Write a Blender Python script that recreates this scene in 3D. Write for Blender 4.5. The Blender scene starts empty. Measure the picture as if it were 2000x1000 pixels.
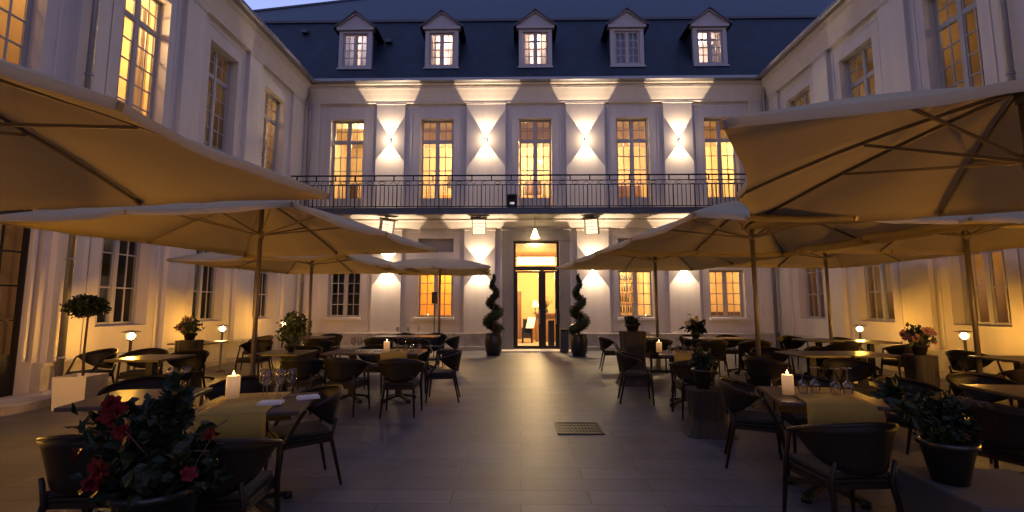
import bpy, bmesh, math, random
from mathutils import Vector, Matrix
R = math.radians
PI = math.pi
random.seed(7)
scn = bpy.context.scene
col = scn.collection

# ------------------------------------------------------------ camera
cam = bpy.data.cameras.new('camera')
cam.sensor_width = 36.0
cam.lens = 36.0 * 920 / 2000
cam.clip_start = 0.05
cam.clip_end = 2000
camo = bpy.data.objects.new('camera', cam)
camo.location = (0, 0, 1.45)
camo.rotation_euler = (R(90) + math.atan(98 / 920), 0, R(1.0))
col.objects.link(camo)
scn.camera = camo

# ------------------------------------------------------------ sky (blue hour, sun under the horizon)
world = bpy.data.worlds.new('World')
scn.world = world
world.use_nodes = True
wn, wl = world.node_tree.nodes, world.node_tree.links
wn.clear()
sky = wn.new('ShaderNodeTexSky')
sky.sky_type = 'NISHITA'
sky.sun_disc = False
sky.sun_elevation = R(-1.0)
sky.sun_rotation = R(-15)
sky.air_density = 1.0
sky.dust_density = 0.6
sky.ozone_density = 1.7
tint = wn.new('ShaderNodeMixRGB')
tint.blend_type = 'MULTIPLY'
tint.inputs[0].default_value = 1.0
tint.inputs[2].default_value = (1.0, 0.86, 1.17, 1)
bg = wn.new('ShaderNodeBackground')
bg.inputs['Strength'].default_value = 2.3
wo = wn.new('ShaderNodeOutputWorld')
wl.new(sky.outputs[0], tint.inputs[1])
wl.new(tint.outputs[0], bg.inputs['Color'])
wl.new(bg.outputs[0], wo.inputs['Surface'])

scn.view_settings.view_transform = 'Standard'
scn.view_settings.look = 'None'
scn.view_settings.exposure = 0.0
scn.view_settings.gamma = 1.0
scn.view_settings.use_curve_mapping = False
scn.cycles.use_denoising = True
scn.cycles.max_bounces = 8
scn.cycles.diffuse_bounces = 3
scn.cycles.transparent_max_bounces = 12
scn.cycles.sample_clamp_indirect = 4.0
scn.cycles.caustics_reflective = False
scn.cycles.caustics_refractive = False

# power of every kind of lamp, in watts
P_WALL = 400
P_POST = 370
P_CANDLE = 1.3
P_HALL = 620

# ------------------------------------------------------------ materials
def lin(r, g, b):
    f = lambda c: (c / 255 / 12.92) if c / 255 <= 0.04045 else ((c / 255 + 0.055) / 1.055) ** 2.4
    return (f(r), f(g), f(b), 1)

def mat(name, color, rough=0.6, metal=0.0, var=0.0, vscale=3.0, bump=0.0, bscale=60.0, spec=0.5, stretch=None, trans=None):
    m = bpy.data.materials.new(name)
    m.use_nodes = True
    n, l = m.node_tree.nodes, m.node_tree.links
    p = n['Principled BSDF']
    c = color if len(color) == 4 else (*color, 1)
    p.inputs['Base Color'].default_value = c
    p.inputs['Roughness'].default_value = rough
    p.inputs['Metallic'].default_value = metal
    p.inputs['Specular IOR Level'].default_value = spec
    tc = n.new('ShaderNodeTexCoord')
    src = tc.outputs['Object']
    if stretch:
        mp = n.new('ShaderNodeMapping')
        mp.inputs['Scale'].default_value = stretch
        l.new(src, mp.inputs['Vector'])
        src = mp.outputs[0]
    if var > 0:
        no = n.new('ShaderNodeTexNoise')
        no.inputs['Scale'].default_value = vscale
        no.inputs['Detail'].default_value = 6
        no.inputs['Roughness'].default_value = 0.65
        l.new(src, no.inputs['Vector'])
        mx = n.new('ShaderNodeMixRGB')
        mx.inputs[1].default_value = tuple(x * (1 - var) for x in c[:3]) + (1,)
        mx.inputs[2].default_value = tuple(min(1, x * (1 + var)) for x in c[:3]) + (1,)
        l.new(no.outputs['Fac'], mx.inputs[0])
        l.new(mx.outputs[0], p.inputs['Base Color'])
    if bump > 0:
        nb = n.new('ShaderNodeTexNoise')
        nb.inputs['Scale'].default_value = bscale
        nb.inputs['Detail'].default_value = 5
        l.new(src, nb.inputs['Vector'])
        b = n.new('ShaderNodeBump')
        b.inputs['Strength'].default_value = bump
        b.inputs['Distance'].default_value = 0.01
        l.new(nb.outputs['Fac'], b.inputs['Height'])
        l.new(b.outputs[0], p.inputs['Normal'])
    return m

def emit(name, color, strength):
    m = bpy.data.materials.new(name)
    m.use_nodes = True
    n, l = m.node_tree.nodes, m.node_tree.links
    p = n['Principled BSDF']
    p.inputs['Base Color'].default_value = (*color[:3], 1)
    p.inputs['Emission Color'].default_value = (*color[:3], 1)
    p.inputs['Emission Strength'].default_value = strength
    return m

def glassy(name, tint=(0.9, 0.92, 0.92), refl=0.12, rough=0.02):
    m = bpy.data.materials.new(name)
    m.use_nodes = True
    n, l = m.node_tree.nodes, m.node_tree.links
    n.clear()
    o = n.new('ShaderNodeOutputMaterial')
    t = n.new('ShaderNodeBsdfTransparent')
    t.inputs[0].default_value = (*tint, 1)
    g = n.new('ShaderNodeBsdfGlossy')
    g.inputs['Roughness'].default_value = rough
    lw = n.new('ShaderNodeLayerWeight')
    lw.inputs['Blend'].default_value = 0.25
    mr = n.new('ShaderNodeMapRange')
    mr.inputs['To Min'].default_value = refl * 0.4
    mr.inputs['To Max'].default_value = min(1, refl * 5)
    l.new(lw.outputs['Fresnel'], mr.inputs['Value'])
    mx = n.new('ShaderNodeMixShader')
    l.new(mr.outputs[0], mx.inputs[0])
    l.new(t.outputs[0], mx.inputs[1])
    l.new(g.outputs[0], mx.inputs[2])
    l.new(mx.outputs[0], o.inputs[0])
    return m

def fabric(name, color, transl=0.3):
    m = bpy.data.materials.new(name)
    m.use_nodes = True
    n, l = m.node_tree.nodes, m.node_tree.links
    n.clear()
    o = n.new('ShaderNodeOutputMaterial')
    tc = n.new('ShaderNodeTexCoord')
    no = n.new('ShaderNodeTexNoise')
    no.inputs['Scale'].default_value = 1.3
    no.inputs['Detail'].default_value = 7
    l.new(tc.outputs['Object'], no.inputs['Vector'])
    mxc = n.new('ShaderNodeMixRGB')
    mxc.inputs[1].default_value = tuple(x * 0.82 for x in color[:3]) + (1,)
    mxc.inputs[2].default_value = tuple(x * 1.12 for x in color[:3]) + (1,)
    l.new(no.outputs['Fac'], mxc.inputs[0])
    nb = n.new('ShaderNodeTexNoise')
    nb.inputs['Scale'].default_value = 3.0
    nb.inputs['Detail'].default_value = 3
    l.new(tc.outputs['Object'], nb.inputs['Vector'])
    b = n.new('ShaderNodeBump')
    b.inputs['Strength'].default_value = 0.25
    b.inputs['Distance'].default_value = 0.05
    l.new(nb.outputs['Fac'], b.inputs['Height'])
    d = n.new('ShaderNodeBsdfDiffuse')
    t = n.new('ShaderNodeBsdfTranslucent')
    l.new(mxc.outputs[0], d.inputs[0])
    l.new(mxc.outputs[0], t.inputs[0])
    l.new(b.outputs[0], d.inputs['Normal'])
    mx = n.new('ShaderNodeMixShader')
    mx.inputs[0].default_value = transl
    l.new(d.outputs[0], mx.inputs[1])
    l.new(t.outputs[0], mx.inputs[2])
    l.new(mx.outputs[0], o.inputs[0])
    return m

def stain(m, amount=0.16, scale=(2.2, 2.2, 0.22)):
    """rain streaks and blotches multiplied into the base colour"""
    n, l = m.node_tree.nodes, m.node_tree.links
    p = n['Principled BSDF']
    src = p.inputs['Base Color'].links[0].from_socket
    tc = n.new('ShaderNodeTexCoord')
    mp = n.new('ShaderNodeMapping')
    mp.inputs['Scale'].default_value = scale
    l.new(tc.outputs['Object'], mp.inputs['Vector'])
    no = n.new('ShaderNodeTexNoise')
    no.inputs['Scale'].default_value = 2.0
    no.inputs['Detail'].default_value = 8
    no.inputs['Roughness'].default_value = 0.7
    l.new(mp.outputs[0], no.inputs['Vector'])
    cr = n.new('ShaderNodeValToRGB')
    cr.color_ramp.elements[0].position = 0.36
    cr.color_ramp.elements[0].color = (1-amount*1.4, 1-amount*1.5, 1-amount*1.7, 1)
    cr.color_ramp.elements[1].position = 0.60
    cr.color_ramp.elements[1].color = (1, 1, 1, 1)
    l.new(no.outputs['Fac'], cr.inputs[0])
    mx = n.new('ShaderNodeMixRGB')
    mx.blend_type = 'MULTIPLY'
    mx.inputs[0].default_value = 1
    l.new(src, mx.inputs[1])
    l.new(cr.outputs[0], mx.inputs[2])
    l.new(mx.outputs[0], p.inputs['Base Color'])
    return m

def paving():
    m = bpy.data.materials.new('stone paving')
    m.use_nodes = True
    n, l = m.node_tree.nodes, m.node_tree.links
    p = n['Principled BSDF']
    tc = n.new('ShaderNodeTexCoord')
    br = n.new('ShaderNodeTexBrick')
    br.inputs['Color1'].default_value = (0.088, 0.090, 0.110, 1)
    br.inputs['Color2'].default_value = (0.128, 0.130, 0.152, 1)
    br.inputs['Mortar'].default_value = (0.045, 0.043, 0.043, 1)
    br.inputs['Scale'].default_value = 1.0
    br.inputs['Mortar Size'].default_value = 0.006
    br.inputs['Mortar Smooth'].default_value = 0.3
    br.inputs['Bias'].default_value = 0.1
    br.inputs['Brick Width'].default_value = 1.05
    br.inputs['Row Height'].default_value = 0.26
    l.new(tc.outputs['Object'], br.inputs['Vector'])
    mp = n.new('ShaderNodeMapping')
    mp.inputs['Scale'].default_value = (1.2, 5.0, 1.0)
    l.new(tc.outputs['Object'], mp.inputs['Vector'])
    no = n.new('ShaderNodeTexNoise')
    no.inputs['Scale'].default_value = 3.0
    no.inputs['Detail'].default_value = 9
    no.inputs['Roughness'].default_value = 0.7
    l.new(mp.outputs[0], no.inputs['Vector'])
    cr = n.new('ShaderNodeValToRGB')
    cr.color_ramp.elements[0].position = 0.3
    cr.color_ramp.elements[0].color = (0.72, 0.70, 0.68, 1)
    cr.color_ramp.elements[1].position = 0.75
    cr.color_ramp.elements[1].color = (1.1, 1.1, 1.1, 1)
    l.new(no.outputs['Fac'], cr.inputs[0])
    mx = n.new('ShaderNodeMixRGB')
    mx.blend_type = 'MULTIPLY'
    mx.inputs[0].default_value = 1
    l.new(br.outputs['Color'], mx.inputs[1])
    l.new(cr.outputs[0], mx.inputs[2])
    l.new(mx.outputs[0], p.inputs['Base Color'])
    rr = n.new('ShaderNodeMapRange')
    rr.inputs['To Min'].default_value = 0.38
    rr.inputs['To Max'].default_value = 0.62
    l.new(no.outputs['Fac'], rr.inputs['Value'])
    l.new(rr.outputs[0], p.inputs['Roughness'])
    b = n.new('ShaderNodeBump')
    b.inputs['Strength'].default_value = 0.35
    b.inputs['Distance'].default_value = 0.01
    ad = n.new('ShaderNodeMath')
    ad.operation = 'SUBTRACT'
    l.new(no.outputs['Fac'], ad.inputs[0])
    l.new(br.outputs['Fac'], ad.inputs[1])
    l.new(ad.outputs[0], b.inputs['Height'])
    l.new(b.outputs[0], p.inputs['Normal'])
    return m

def slate():
    m = bpy.data.materials.new('roof slate')
    m.use_nodes = True
    n, l = m.node_tree.nodes, m.node_tree.links
    p = n['Principled BSDF']
    tc = n.new('ShaderNodeTexCoord')
    sp = n.new('ShaderNodeSeparateXYZ')
    cb = n.new('ShaderNodeCombineXYZ')
    l.new(tc.outputs['Object'], sp.inputs[0])
    ad = n.new('ShaderNodeMath')
    ad.operation = 'ADD'
    l.new(sp.outputs[1], ad.inputs[0])
    l.new(sp.outputs[2], ad.inputs[1])
    l.new(sp.outputs[0], cb.inputs[0])
    l.new(ad.outputs[0], cb.inputs[1])
    br = n.new('ShaderNodeTexBrick')
    br.inputs['Color1'].default_value = (0.008, 0.018, 0.036, 1)
    br.inputs['Color2'].default_value = (0.014, 0.028, 0.054, 1)
    br.inputs['Mortar'].default_value = (0.006, 0.010, 0.018, 1)
    br.inputs['Mortar Size'].default_value = 0.006
    br.inputs['Brick Width'].default_value = 0.24
    br.inputs['Row Height'].default_value = 0.17
    br.inputs['Scale'].default_value = 1.0
    l.new(cb.outputs[0], br.inputs['Vector'])
    l.new(br.outputs['Color'], p.inputs['Base Color'])
    p.inputs['Roughness'].default_value = 0.5
    b = n.new('ShaderNodeBump')
    b.invert = True
    b.inputs['Strength'].default_value = 0.5
    b.inputs['Distance'].default_value = 0.01
    l.new(br.outputs['Fac'], b.inputs['Height'])
    l.new(b.outputs[0], p.inputs['Normal'])
    return m

M = {}
M['stucco'] = mat('cream render', (0.55, 0.51, 0.47), 0.85, var=0.10, vscale=0.9, bump=0.12, bscale=45)
M['trim'] = mat('cream stone trim', (0.58, 0.54, 0.49), 0.8, var=0.07, vscale=2.5, bump=0.1, bscale=50)
M['greystone'] = mat('grey stone surround', (0.20, 0.19, 0.18), 0.75, var=0.2, vscale=4, bump=0.3, bscale=30)
M['plinth'] = mat('plinth stone', (0.46, 0.43, 0.39), 0.8, var=0.14, vscale=3, bump=0.2, bscale=30)
stain(M['stucco'], 0.06); stain(M['trim'], 0.05); stain(M['plinth'], 0.22, (1.5,1.5,1.0))
M['slate'] = stain(slate(), 0.3, (1.2,0.6,0.6))
M['zinc'] = mat('weathered zinc', (0.26, 0.26, 0.27), 0.45, 0.7, var=0.2, vscale=6)
M['lead'] = mat('roof lead flashing', (0.07, 0.08, 0.10), 0.5, 0.3, var=0.2, vscale=6)
M['frame'] = mat('painted window wood', (0.36, 0.34, 0.32), 0.5, var=0.08, vscale=8)
M['dormerwood'] = mat('painted dormer wood', (0.36, 0.36, 0.37), 0.6, var=0.12, vscale=5, bump=0.1)
M['darkframe'] = mat('dark bronze door metal', (0.022, 0.020, 0.018), 0.4, 0.4)
M['iron'] = mat('wrought iron', (0.02, 0.02, 0.022), 0.5, 0.6)
M['glass'] = glassy('window pane', (0.92, 0.94, 0.95), 0.12)
M['drink'] = glassy('drinking glass', (0.93, 0.91, 0.88), 0.14, 0.05)
M['canvas'] = fabric('canvas cream', (0.47, 0.39, 0.25), 0.07)
M['alu'] = mat('taupe powder coated metal', (0.24, 0.20, 0.16), 0.45, 0.5)
M['wickerdark'] = mat('dark moulded chair', (0.014, 0.011, 0.007), 0.55, spec=0.22, var=0.25, vscale=8, bump=0.15, bscale=120)
M['chairleg'] = mat('dark stained chair wood', (0.018, 0.010, 0.006), 0.45, spec=0.3, var=0.3, vscale=10)
M['cushion'] = mat('dark seat cushion', (0.026, 0.023, 0.017), 0.85, var=0.15, bump=0.2, bscale=200)
M['tabletop'] = mat('dark table wood', (0.062, 0.042, 0.028), 0.33, var=0.4, vscale=3, stretch=(1, 12, 1))
M['tableiron'] = mat('black cast iron', (0.015, 0.015, 0.015), 0.5, 0.5, bump=0.2)
M['runner'] = mat('mustard linen', (0.36, 0.24, 0.045), 0.9, var=0.08, vscale=20, bump=0.2, bscale=250)
M['napkin'] = mat('white napkin linen', (0.6, 0.58, 0.54), 0.9, bump=0.2, bscale=100)
M['leaf'] = mat('dark leaf', (0.010, 0.020, 0.006), 0.5, spec=0.3, var=0.5, vscale=20)
M['leaf2'] = mat('olive leaf', (0.05, 0.075, 0.022), 0.45, var=0.5, vscale=20)
M['stem'] = mat('brown stem', (0.06, 0.04, 0.025), 0.8)
M['red'] = mat('red petal', (0.11, 0.004, 0.005), 0.7, spec=0.2, var=0.3, vscale=20)
M['pink'] = mat('pink petal', (0.30, 0.13, 0.10), 0.55, var=0.2, vscale=20)
M['white'] = mat('white petal', (0.7, 0.66, 0.6), 0.55)
M['pot'] = mat('dark glazed pot', (0.02, 0.018, 0.016), 0.3, var=0.3, vscale=5)
M['corten'] = mat('brown fibre planter', (0.030, 0.022, 0.014), 0.7, var=0.3, vscale=4, bump=0.25, bscale=20)
M['greybox'] = mat('grey fibre planter', (0.075, 0.068, 0.064), 0.7, var=0.2, vscale=4, bump=0.2, bscale=30)
M['whitebox'] = mat('white planter', (0.62, 0.58, 0.52), 0.6, var=0.05)
M['soil'] = mat('potting soil', (0.03, 0.02, 0.014), 0.95, bump=0.6, bscale=40)
M['black'] = mat('black plastic', (0.012, 0.012, 0.013), 0.4)
M['steel'] = mat('brushed steel', (0.45, 0.44, 0.42), 0.3, 1.0)
M['grate'] = mat('dark grate iron', (0.022, 0.020, 0.020), 0.55, 0.6)
M['paving'] = stain(paving(), 0.20, (0.7,0.7,0.7))
M['wallpaint'] = mat('warm interior paint', (0.74, 0.54, 0.28), 0.8, var=0.08, vscale=1.5)
M['ceilpaint'] = mat('interior ceiling paint', (0.75, 0.66, 0.48), 0.8)
M['orangepaint'] = mat('orange interior paint', (0.80, 0.42, 0.10), 0.8, var=0.08, vscale=1.5)
M['pinkpaint'] = mat('pale interior paint', (0.75, 0.66, 0.64), 0.8, var=0.08)
M['unlitdark'] = mat('dark interior', (0.10, 0.08, 0.06), 0.9)  # darkness of unlit rooms put into the colour; also used on a dark painting
M['parquet'] = mat('oak floor', (0.30, 0.20, 0.11), 0.4, var=0.3, stretch=(1, 8, 1))
M['palefloor'] = mat('pale hall floor', (0.55, 0.46, 0.34), 0.35)
M['curtain'] = fabric('white curtain', (0.80, 0.76, 0.70), 0.6)
M['bluecurtain'] = fabric('blue grey curtain', (0.50, 0.56, 0.72), 0.5)
M['woodfurn'] = mat('brown furniture wood', (0.20, 0.10, 0.045), 0.4, var=0.25, vscale=4)
M['bulb'] = emit('glowing warm bulb', (1.0, 0.62, 0.25), 90)
M['pendantglow'] = emit('glowing pendant shade', (1.0, 0.72, 0.36), 9)
M['heatglow'] = emit('lit heater face', (1.0, 0.76, 0.50), 1.5)
M['hallglow'] = emit('hall light diffuser', (1.0, 0.78, 0.42), 9)
M['shadeglow'] = emit('lit lamp shade', (1.0, 0.60, 0.24), 2.2)
M['wallglow'] = emit('wall lamp lens', (1.0, 0.74, 0.45), 25)
M['flame'] = emit('candle flame', (1.0, 0.60, 0.18), 30)

def waxmat():
    m = bpy.data.materials.new('candle wax')
    m.use_nodes = True
    n, l = m.node_tree.nodes, m.node_tree.links
    p = n['Principled BSDF']
    p.inputs['Base Color'].default_value = (0.55, 0.42, 0.27, 1)
    p.inputs['Roughness'].default_value = 0.5
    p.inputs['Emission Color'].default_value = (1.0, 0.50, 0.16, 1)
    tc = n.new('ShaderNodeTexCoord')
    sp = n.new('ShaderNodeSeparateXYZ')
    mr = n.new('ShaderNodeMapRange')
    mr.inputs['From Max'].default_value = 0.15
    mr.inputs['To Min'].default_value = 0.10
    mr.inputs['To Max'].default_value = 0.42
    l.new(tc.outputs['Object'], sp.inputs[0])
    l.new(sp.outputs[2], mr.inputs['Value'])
    l.new(mr.outputs[0], p.inputs['Emission Strength'])  # flame glow in the wax put in as emission, stronger toward the top
    return m
M['wax'] = waxmat()

# ------------------------------------------------------------ mesh collecting helper
class MB:
    def __init__(s):
        s.v = []; s.f = []; s.sm = []
    def add(s, vs, fs, smooth=False):
        o = len(s.v)
        s.v += [tuple(p) for p in vs]
        s.f += [tuple(i + o for i in f) for f in fs]
        s.sm += [smooth] * len(fs)
        return s
    def box(s, x0, x1, y0, y1, z0, z1, mt=None):
        vs = [Vector(p) for p in ((x0,y0,z0),(x1,y0,z0),(x1,y1,z0),(x0,y1,z0),(x0,y0,z1),(x1,y0,z1),(x1,y1,z1),(x0,y1,z1))]
        if mt: vs = [mt @ p for p in vs]
        return s.add(vs, [(3,2,1,0),(4,5,6,7),(0,1,5,4),(1,2,6,5),(2,3,7,6),(3,0,4,7)])
    def quad(s, *p):
        return s.add(p, [tuple(range(len(p)))])
    def bar(s, a, b, w, h=None, up=(0,0,1)):
        a, b = Vector(a), Vector(b)
        h = w if h is None else h
        d = (b - a).normalized()
        u = Vector(up)
        if abs(d.dot(u)) > 0.98: u = Vector((1,0,0))
        x = d.cross(u).normalized() * w / 2
        y = x.cross(d).normalized() * h / 2
        vs = [a-x-y, a+x-y, a+x+y, a-x+y, b-x-y, b+x-y, b+x+y, b-x+y]
        return s.add(vs, [(0,1,2,3),(7,6,5,4),(1,0,4,5),(2,1,5,6),(3,2,6,7),(0,3,7,4)])
    def tube(s, pts, rad, n=10, cap=True):
        pts = [Vector(p) for p in pts]
        rs = rad if isinstance(rad, (list, tuple)) else [rad] * len(pts)
        vs = []; fs = []
        for i, p in enumerate(pts):
            d = (pts[min(i+1, len(pts)-1)] - pts[max(i-1, 0)]).normalized()
            u = Vector((0,0,1)) if abs(d.z) < 0.9 else Vector((0,1,0))
            x = d.cross(u).normalized(); y = x.cross(d)
            for k in range(n):
                a = 2*PI*k/n
                vs.append(p + (x*math.cos(a) + y*math.sin(a)) * rs[i])
        for i in range(len(pts)-1):
            for k in range(n):
                a = i*n+k; b = i*n+(k+1) % n
                fs.append((a, b, b+n, a+n))
        s.add(vs, fs, True)
        if cap:
            o = len(s.v) - len(vs)
            s.f += [tuple(o+k for k in range(n))[::-1], tuple(o+(len(pts)-1)*n+k for k in range(n))]
            s.sm += [False, False]
        return s
    def lathe(s, prof, c=(0,0,0), n=24, flip=False):
        vs = []; fs = []
        for r, z in prof:
            for k in range(n):
                a = 2*PI*k/n
                vs.append((c[0]+r*math.cos(a), c[1]+r*math.sin(a), c[2]+z))
        for i in range(len(prof)-1):
            for k in range(n):
                a = i*n+k; b = i*n+(k+1) % n
                fs.append((a, b, b+n, a+n) if not flip else (b, a, a+n, b+n))
        return s.add(vs, fs, True)
    def build(s, name, m, parent=None, bevel=0.0):
        me = bpy.data.meshes.new(name)
        me.from_pydata(s.v, [], s.f)
        me.polygons.foreach_set('use_smooth', s.sm)
        me.materials.append(m)
        me.update()
        if bevel > 0:
            bm = bmesh.new(); bm.from_mesh(me)
            bmesh.ops.remove_doubles(bm, verts=bm.verts, dist=1e-5)
            es = [e for e in bm.edges if len(e.link_faces) == 2 and e.calc_face_angle(0) > 0.6]
            bmesh.ops.bevel(bm, geom=es, offset=bevel, segments=2, profile=0.6, affect='EDGES', clamp_overlap=True)
            bm.to_mesh(me); bm.free()
        o = bpy.data.objects.new(name, me)
        col.objects.link(o)
        if parent: o.parent = parent
        return o

def tag(o, label=None, cat=None, group=None, kind=None):
    if label: o['label'] = label
    if cat: o['category'] = cat
    if group: o['group'] = group
    if kind: o['kind'] = kind
    return o

def empty(name, loc=(0,0,0), rz=0.0, label=None, cat=None, group=None):
    o = bpy.data.objects.new(name, None)
    o.empty_display_size = 0.2
    o.location = loc
    o.rotation_euler = (0, 0, rz)
    col.objects.link(o)
    return tag(o, label, cat, group)

KIDS = {}
def kids(o):
    return [c for c in bpy.data.objects if c.parent == o]

def clone(o, parent=None, kidmap=None):
    kidmap = kidmap or KIDS
    c = o.copy()
    col.objects.link(c)
    c.parent = parent
    for k in kidmap.get(o.name, []):
        clone(k, c, kidmap)
    return c

def remember(o):
    def rec(p):
        KIDS[p.name] = kids(p)
        for k in KIDS[p.name]: rec(k)
    rec(o)
    return o

def light(name, kind, loc, power, color, parent, radius=0.05, rot=(0,0,0), spot=None, blend=0.1):
    d = bpy.data.lights.new(name, kind)
    d.energy = power
    d.color = color
    d.shadow_soft_size = radius
    if kind == 'SPOT':
        d.spot_size = spot
        d.spot_blend = blend
    o = bpy.data.objects.new(name, d)
    o.location = loc
    o.rotation_euler = rot
    col.objects.link(o)
    if parent: o.parent = parent
    return o

WARM = (1.0, 0.60, 0.30)
AMBER = (1.0, 0.45, 0.04)

# ============================================================ SETTING
XL, XR, D = -7.55, 8.55, 15.85
g = MB()
g.quad((-300,-300,-0.02),(300,-300,-0.02),(300,300,-0.02),(-300,300,-0.02))
tag(g.build('ground', M['paving']), kind='structure')
g = MB()
g.quad((XL-0.3,-8,0),(XR+0.3,-8,0),(XR+0.3,D+0.3,0),(XL-0.3,D+0.3,0))
tag(g.build('courtyard_paving', M['paving']), kind='structure')
# slightly raised stone landing in front of the door
g = MB()
g.box(-0.9, 1.95, D-0.75, D+0.12, -0.01, 0.035)
tag(g.build('door_step', M['plinth'], bevel=0.008), kind='structure')

# ============================================================ WALL BUILDING TOOLS (local: x along the wall, -y outward, z up)
def wall_mesh(mb, u0, u1, z0, z1, openings, vf, vb):
    xs = sorted({u0, u1, *[o[0] for o in openings], *[o[1] for o in openings]})
    zs = sorted({z0, z1, *[o[2] for o in openings], *[o[3] for o in openings]})
    def solid(i, j):
        if i < 0 or j < 0 or i >= len(xs)-1 or j >= len(zs)-1: return False
        cx = (xs[i]+xs[i+1])/2; cz = (zs[j]+zs[j+1])/2
        return not any(o[0] < cx < o[1] and o[2] < cz < o[3] for o in openings)
    for i in range(len(xs)-1):
        for j in range(len(zs)-1):
            if not solid(i, j): continue
            a, b, c, d = xs[i], xs[i+1], zs[j], zs[j+1]
            mb.quad((a,vf,c),(b,vf,c),(b,vf,d),(a,vf,d))
            mb.quad((b,vb,c),(a,vb,c),(a,vb,d),(b,vb,d))
            if not solid(i-1, j): mb.quad((a,vb,c),(a,vf,c),(a,vf,d),(a,vb,d))
            if not solid(i+1, j): mb.quad((b,vf,c),(b,vb,c),(b,vb,d),(b,vf,d))
            if not solid(i, j-1): mb.quad((a,vf,c),(a,vb,c),(b,vb,c),(b,vf,c))
            if not solid(i, j+1): mb.quad((a,vf,d),(b,vf,d),(b,vb,d),(a,vb,d))
    return mb

def extrude_profile(mb, prof, u0, u1):
    n = len(prof)
    vs = [(u0, v, z) for v, z in prof] + [(u1, v, z) for v, z in prof]
    fs = [(i, (i+1) % n, (i+1) % n + n, i+n) for i in range(n)]
    fs += [tuple(range(n))[::-1], tuple(range(n, 2*n))]
    return mb.add(vs, fs)

def window(parent, u0, u1, z0, z1, v, rows, trans=None, trows=2, panel=None, m='frame', name='window', cols=2, pane='glass'):
    """two-leaf casement: frame and muntins are one mesh, its glass a child"""
    f = MB()
    t = 0.038
    f.box(u0, u0+t, v, v+0.07, z0, z1)
    f.box(u1-t, u1, v, v+0.07, z0, z1)
    f.box(u0+t, u1-t, v, v+0.07, z1-t, z1)
    f.box(u0+t, u1-t, v, v+0.07, z0, z0+t)
    um = (u0+u1)/2
    zt = trans if trans else z1-t
    f.box(um-0.045, um+0.045, v-0.012, v+0.05, z0+t, z1-t)
    secs = [(z0+t, zt-0.04 if trans else z1-t, rows, True)]
    if trans:
        f.box(u0+t, um-0.045, v-0.006, v+0.06, zt-0.04, zt+0.04)
        f.box(um+0.045, u1-t, v-0.006, v+0.06, zt-0.04, zt+0.04)
        secs.append((zt+0.04, z1-t, trows, False))
    for (a, b, r, low) in secs:
        for (x0, x1) in ((u0+t, um-0.045), (um+0.045, u1-t)):
            # sash rails
            s_ = 0.028
            f.box(x0, x0+s_, v+0.008, v+0.045, a, b)
            f.box(x1-s_, x1, v+0.008, v+0.045, a, b)
            f.box(x0+s_, x1-s_, v+0.008, v+0.045, b-s_, b)
            a2 = a
            if low and panel:
                f.box(x0+s_, x1-s_, v+0.010, v+0.043, a, panel)
                f.box(x0+s_+0.05, x1-s_-0.05, v+0.002, v+0.012, a+0.1, panel-0.08)
                a2 = panel - s_
            else:
                f.box(x0+s_, x1-s_, v+0.008, v+0.045, a, a+s_)
            g0, g1, h0, h1 = x0+s_, x1-s_, a2+s_, b-s_
            for k in range(1, cols):
                xx = g0+(g1-g0)*k/cols
                f.box(xx-0.014, xx+0.014, v+0.016, v+0.036, h0, h1)
            for k in range(1, r):
                zz = h0+(h1-h0)*k/r
                f.box(g0, g1, v+0.0145, v+0.0375, zz-0.014, zz+0.014)
    w = f.build(name, M[m], parent)
    p = MB()
    p.quad((u0+t, v+0.027, (panel or z0+t)), (u1-t, v+0.027, (panel or z0+t)), (u1-t, v+0.027, z1-t), (u0+t, v+0.027, z1-t))
    p.build('pane', M[pane], w)
    return w

def room(parent, u0, u1, z0, z1, v0, depth, wall='wallpaint', ceil='ceilpaint', floor='parquet', power=0, color=WARM, lamp=(0.5, 0.45, 0.3), front=None):
    """hollow room shell behind a window, one mesh per finish"""
    a = MB(); v1 = v0+depth
    a.quad((u0,v1,z0),(u1,v1,z0),(u1,v1,z1),(u0,v1,z1))
    a.quad((u0,v0,z0),(u0,v1,z0),(u0,v1,z1),(u0,v0,z1))
    a.quad((u1,v1,z0),(u1,v0,z0),(u1,v0,z1),(u1,v1,z1))
    # picture rail and skirting so the wall has some shape
    a.box(u0+0.01,u1-0.01,v1-0.03,v1-0.005,z0+0.9,z0+0.96)
    o = a.build('interior_wall', M[wall], parent)
    b = MB(); b.quad((u0,v0,z1),(u0,v1,z1),(u1,v1,z1),(u1,v0,z1)); b.build('ceiling', M[ceil], parent)
    c = MB(); c.quad((u0,v0,z0),(u1,v0,z0),(u1,v1,z0),(u0,v1,z0)); c.build('interior_floor', M[floor], parent)
    if power:
        light('room_light', 'POINT', (u0+(u1-u0)*lamp[0], v0+depth*lamp[1], z1-lamp[2]), power, color, parent, 0.12)
    return o

def curtains(parent, u0, u1, z0, z1, v, m='curtain', cover=0.32):
    for (a, b) in ((u0-0.05, u0+(u1-u0)*cover), (u1-(u1-u0)*cover, u1+0.05)):
        c = MB(); n = 26; vs = []
        for k in range(n+1):
            x = a+(b-a)*k/n
            y = v+0.03*math.sin(k*1.9)
            vs += [(x, y, z0), (x, y, z1)]
        c.add(vs, [(2*k, 2*k+2, 2*k+3, 2*k+1) for k in range(n)], True)
        c.build('curtain', M[m], parent)

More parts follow.
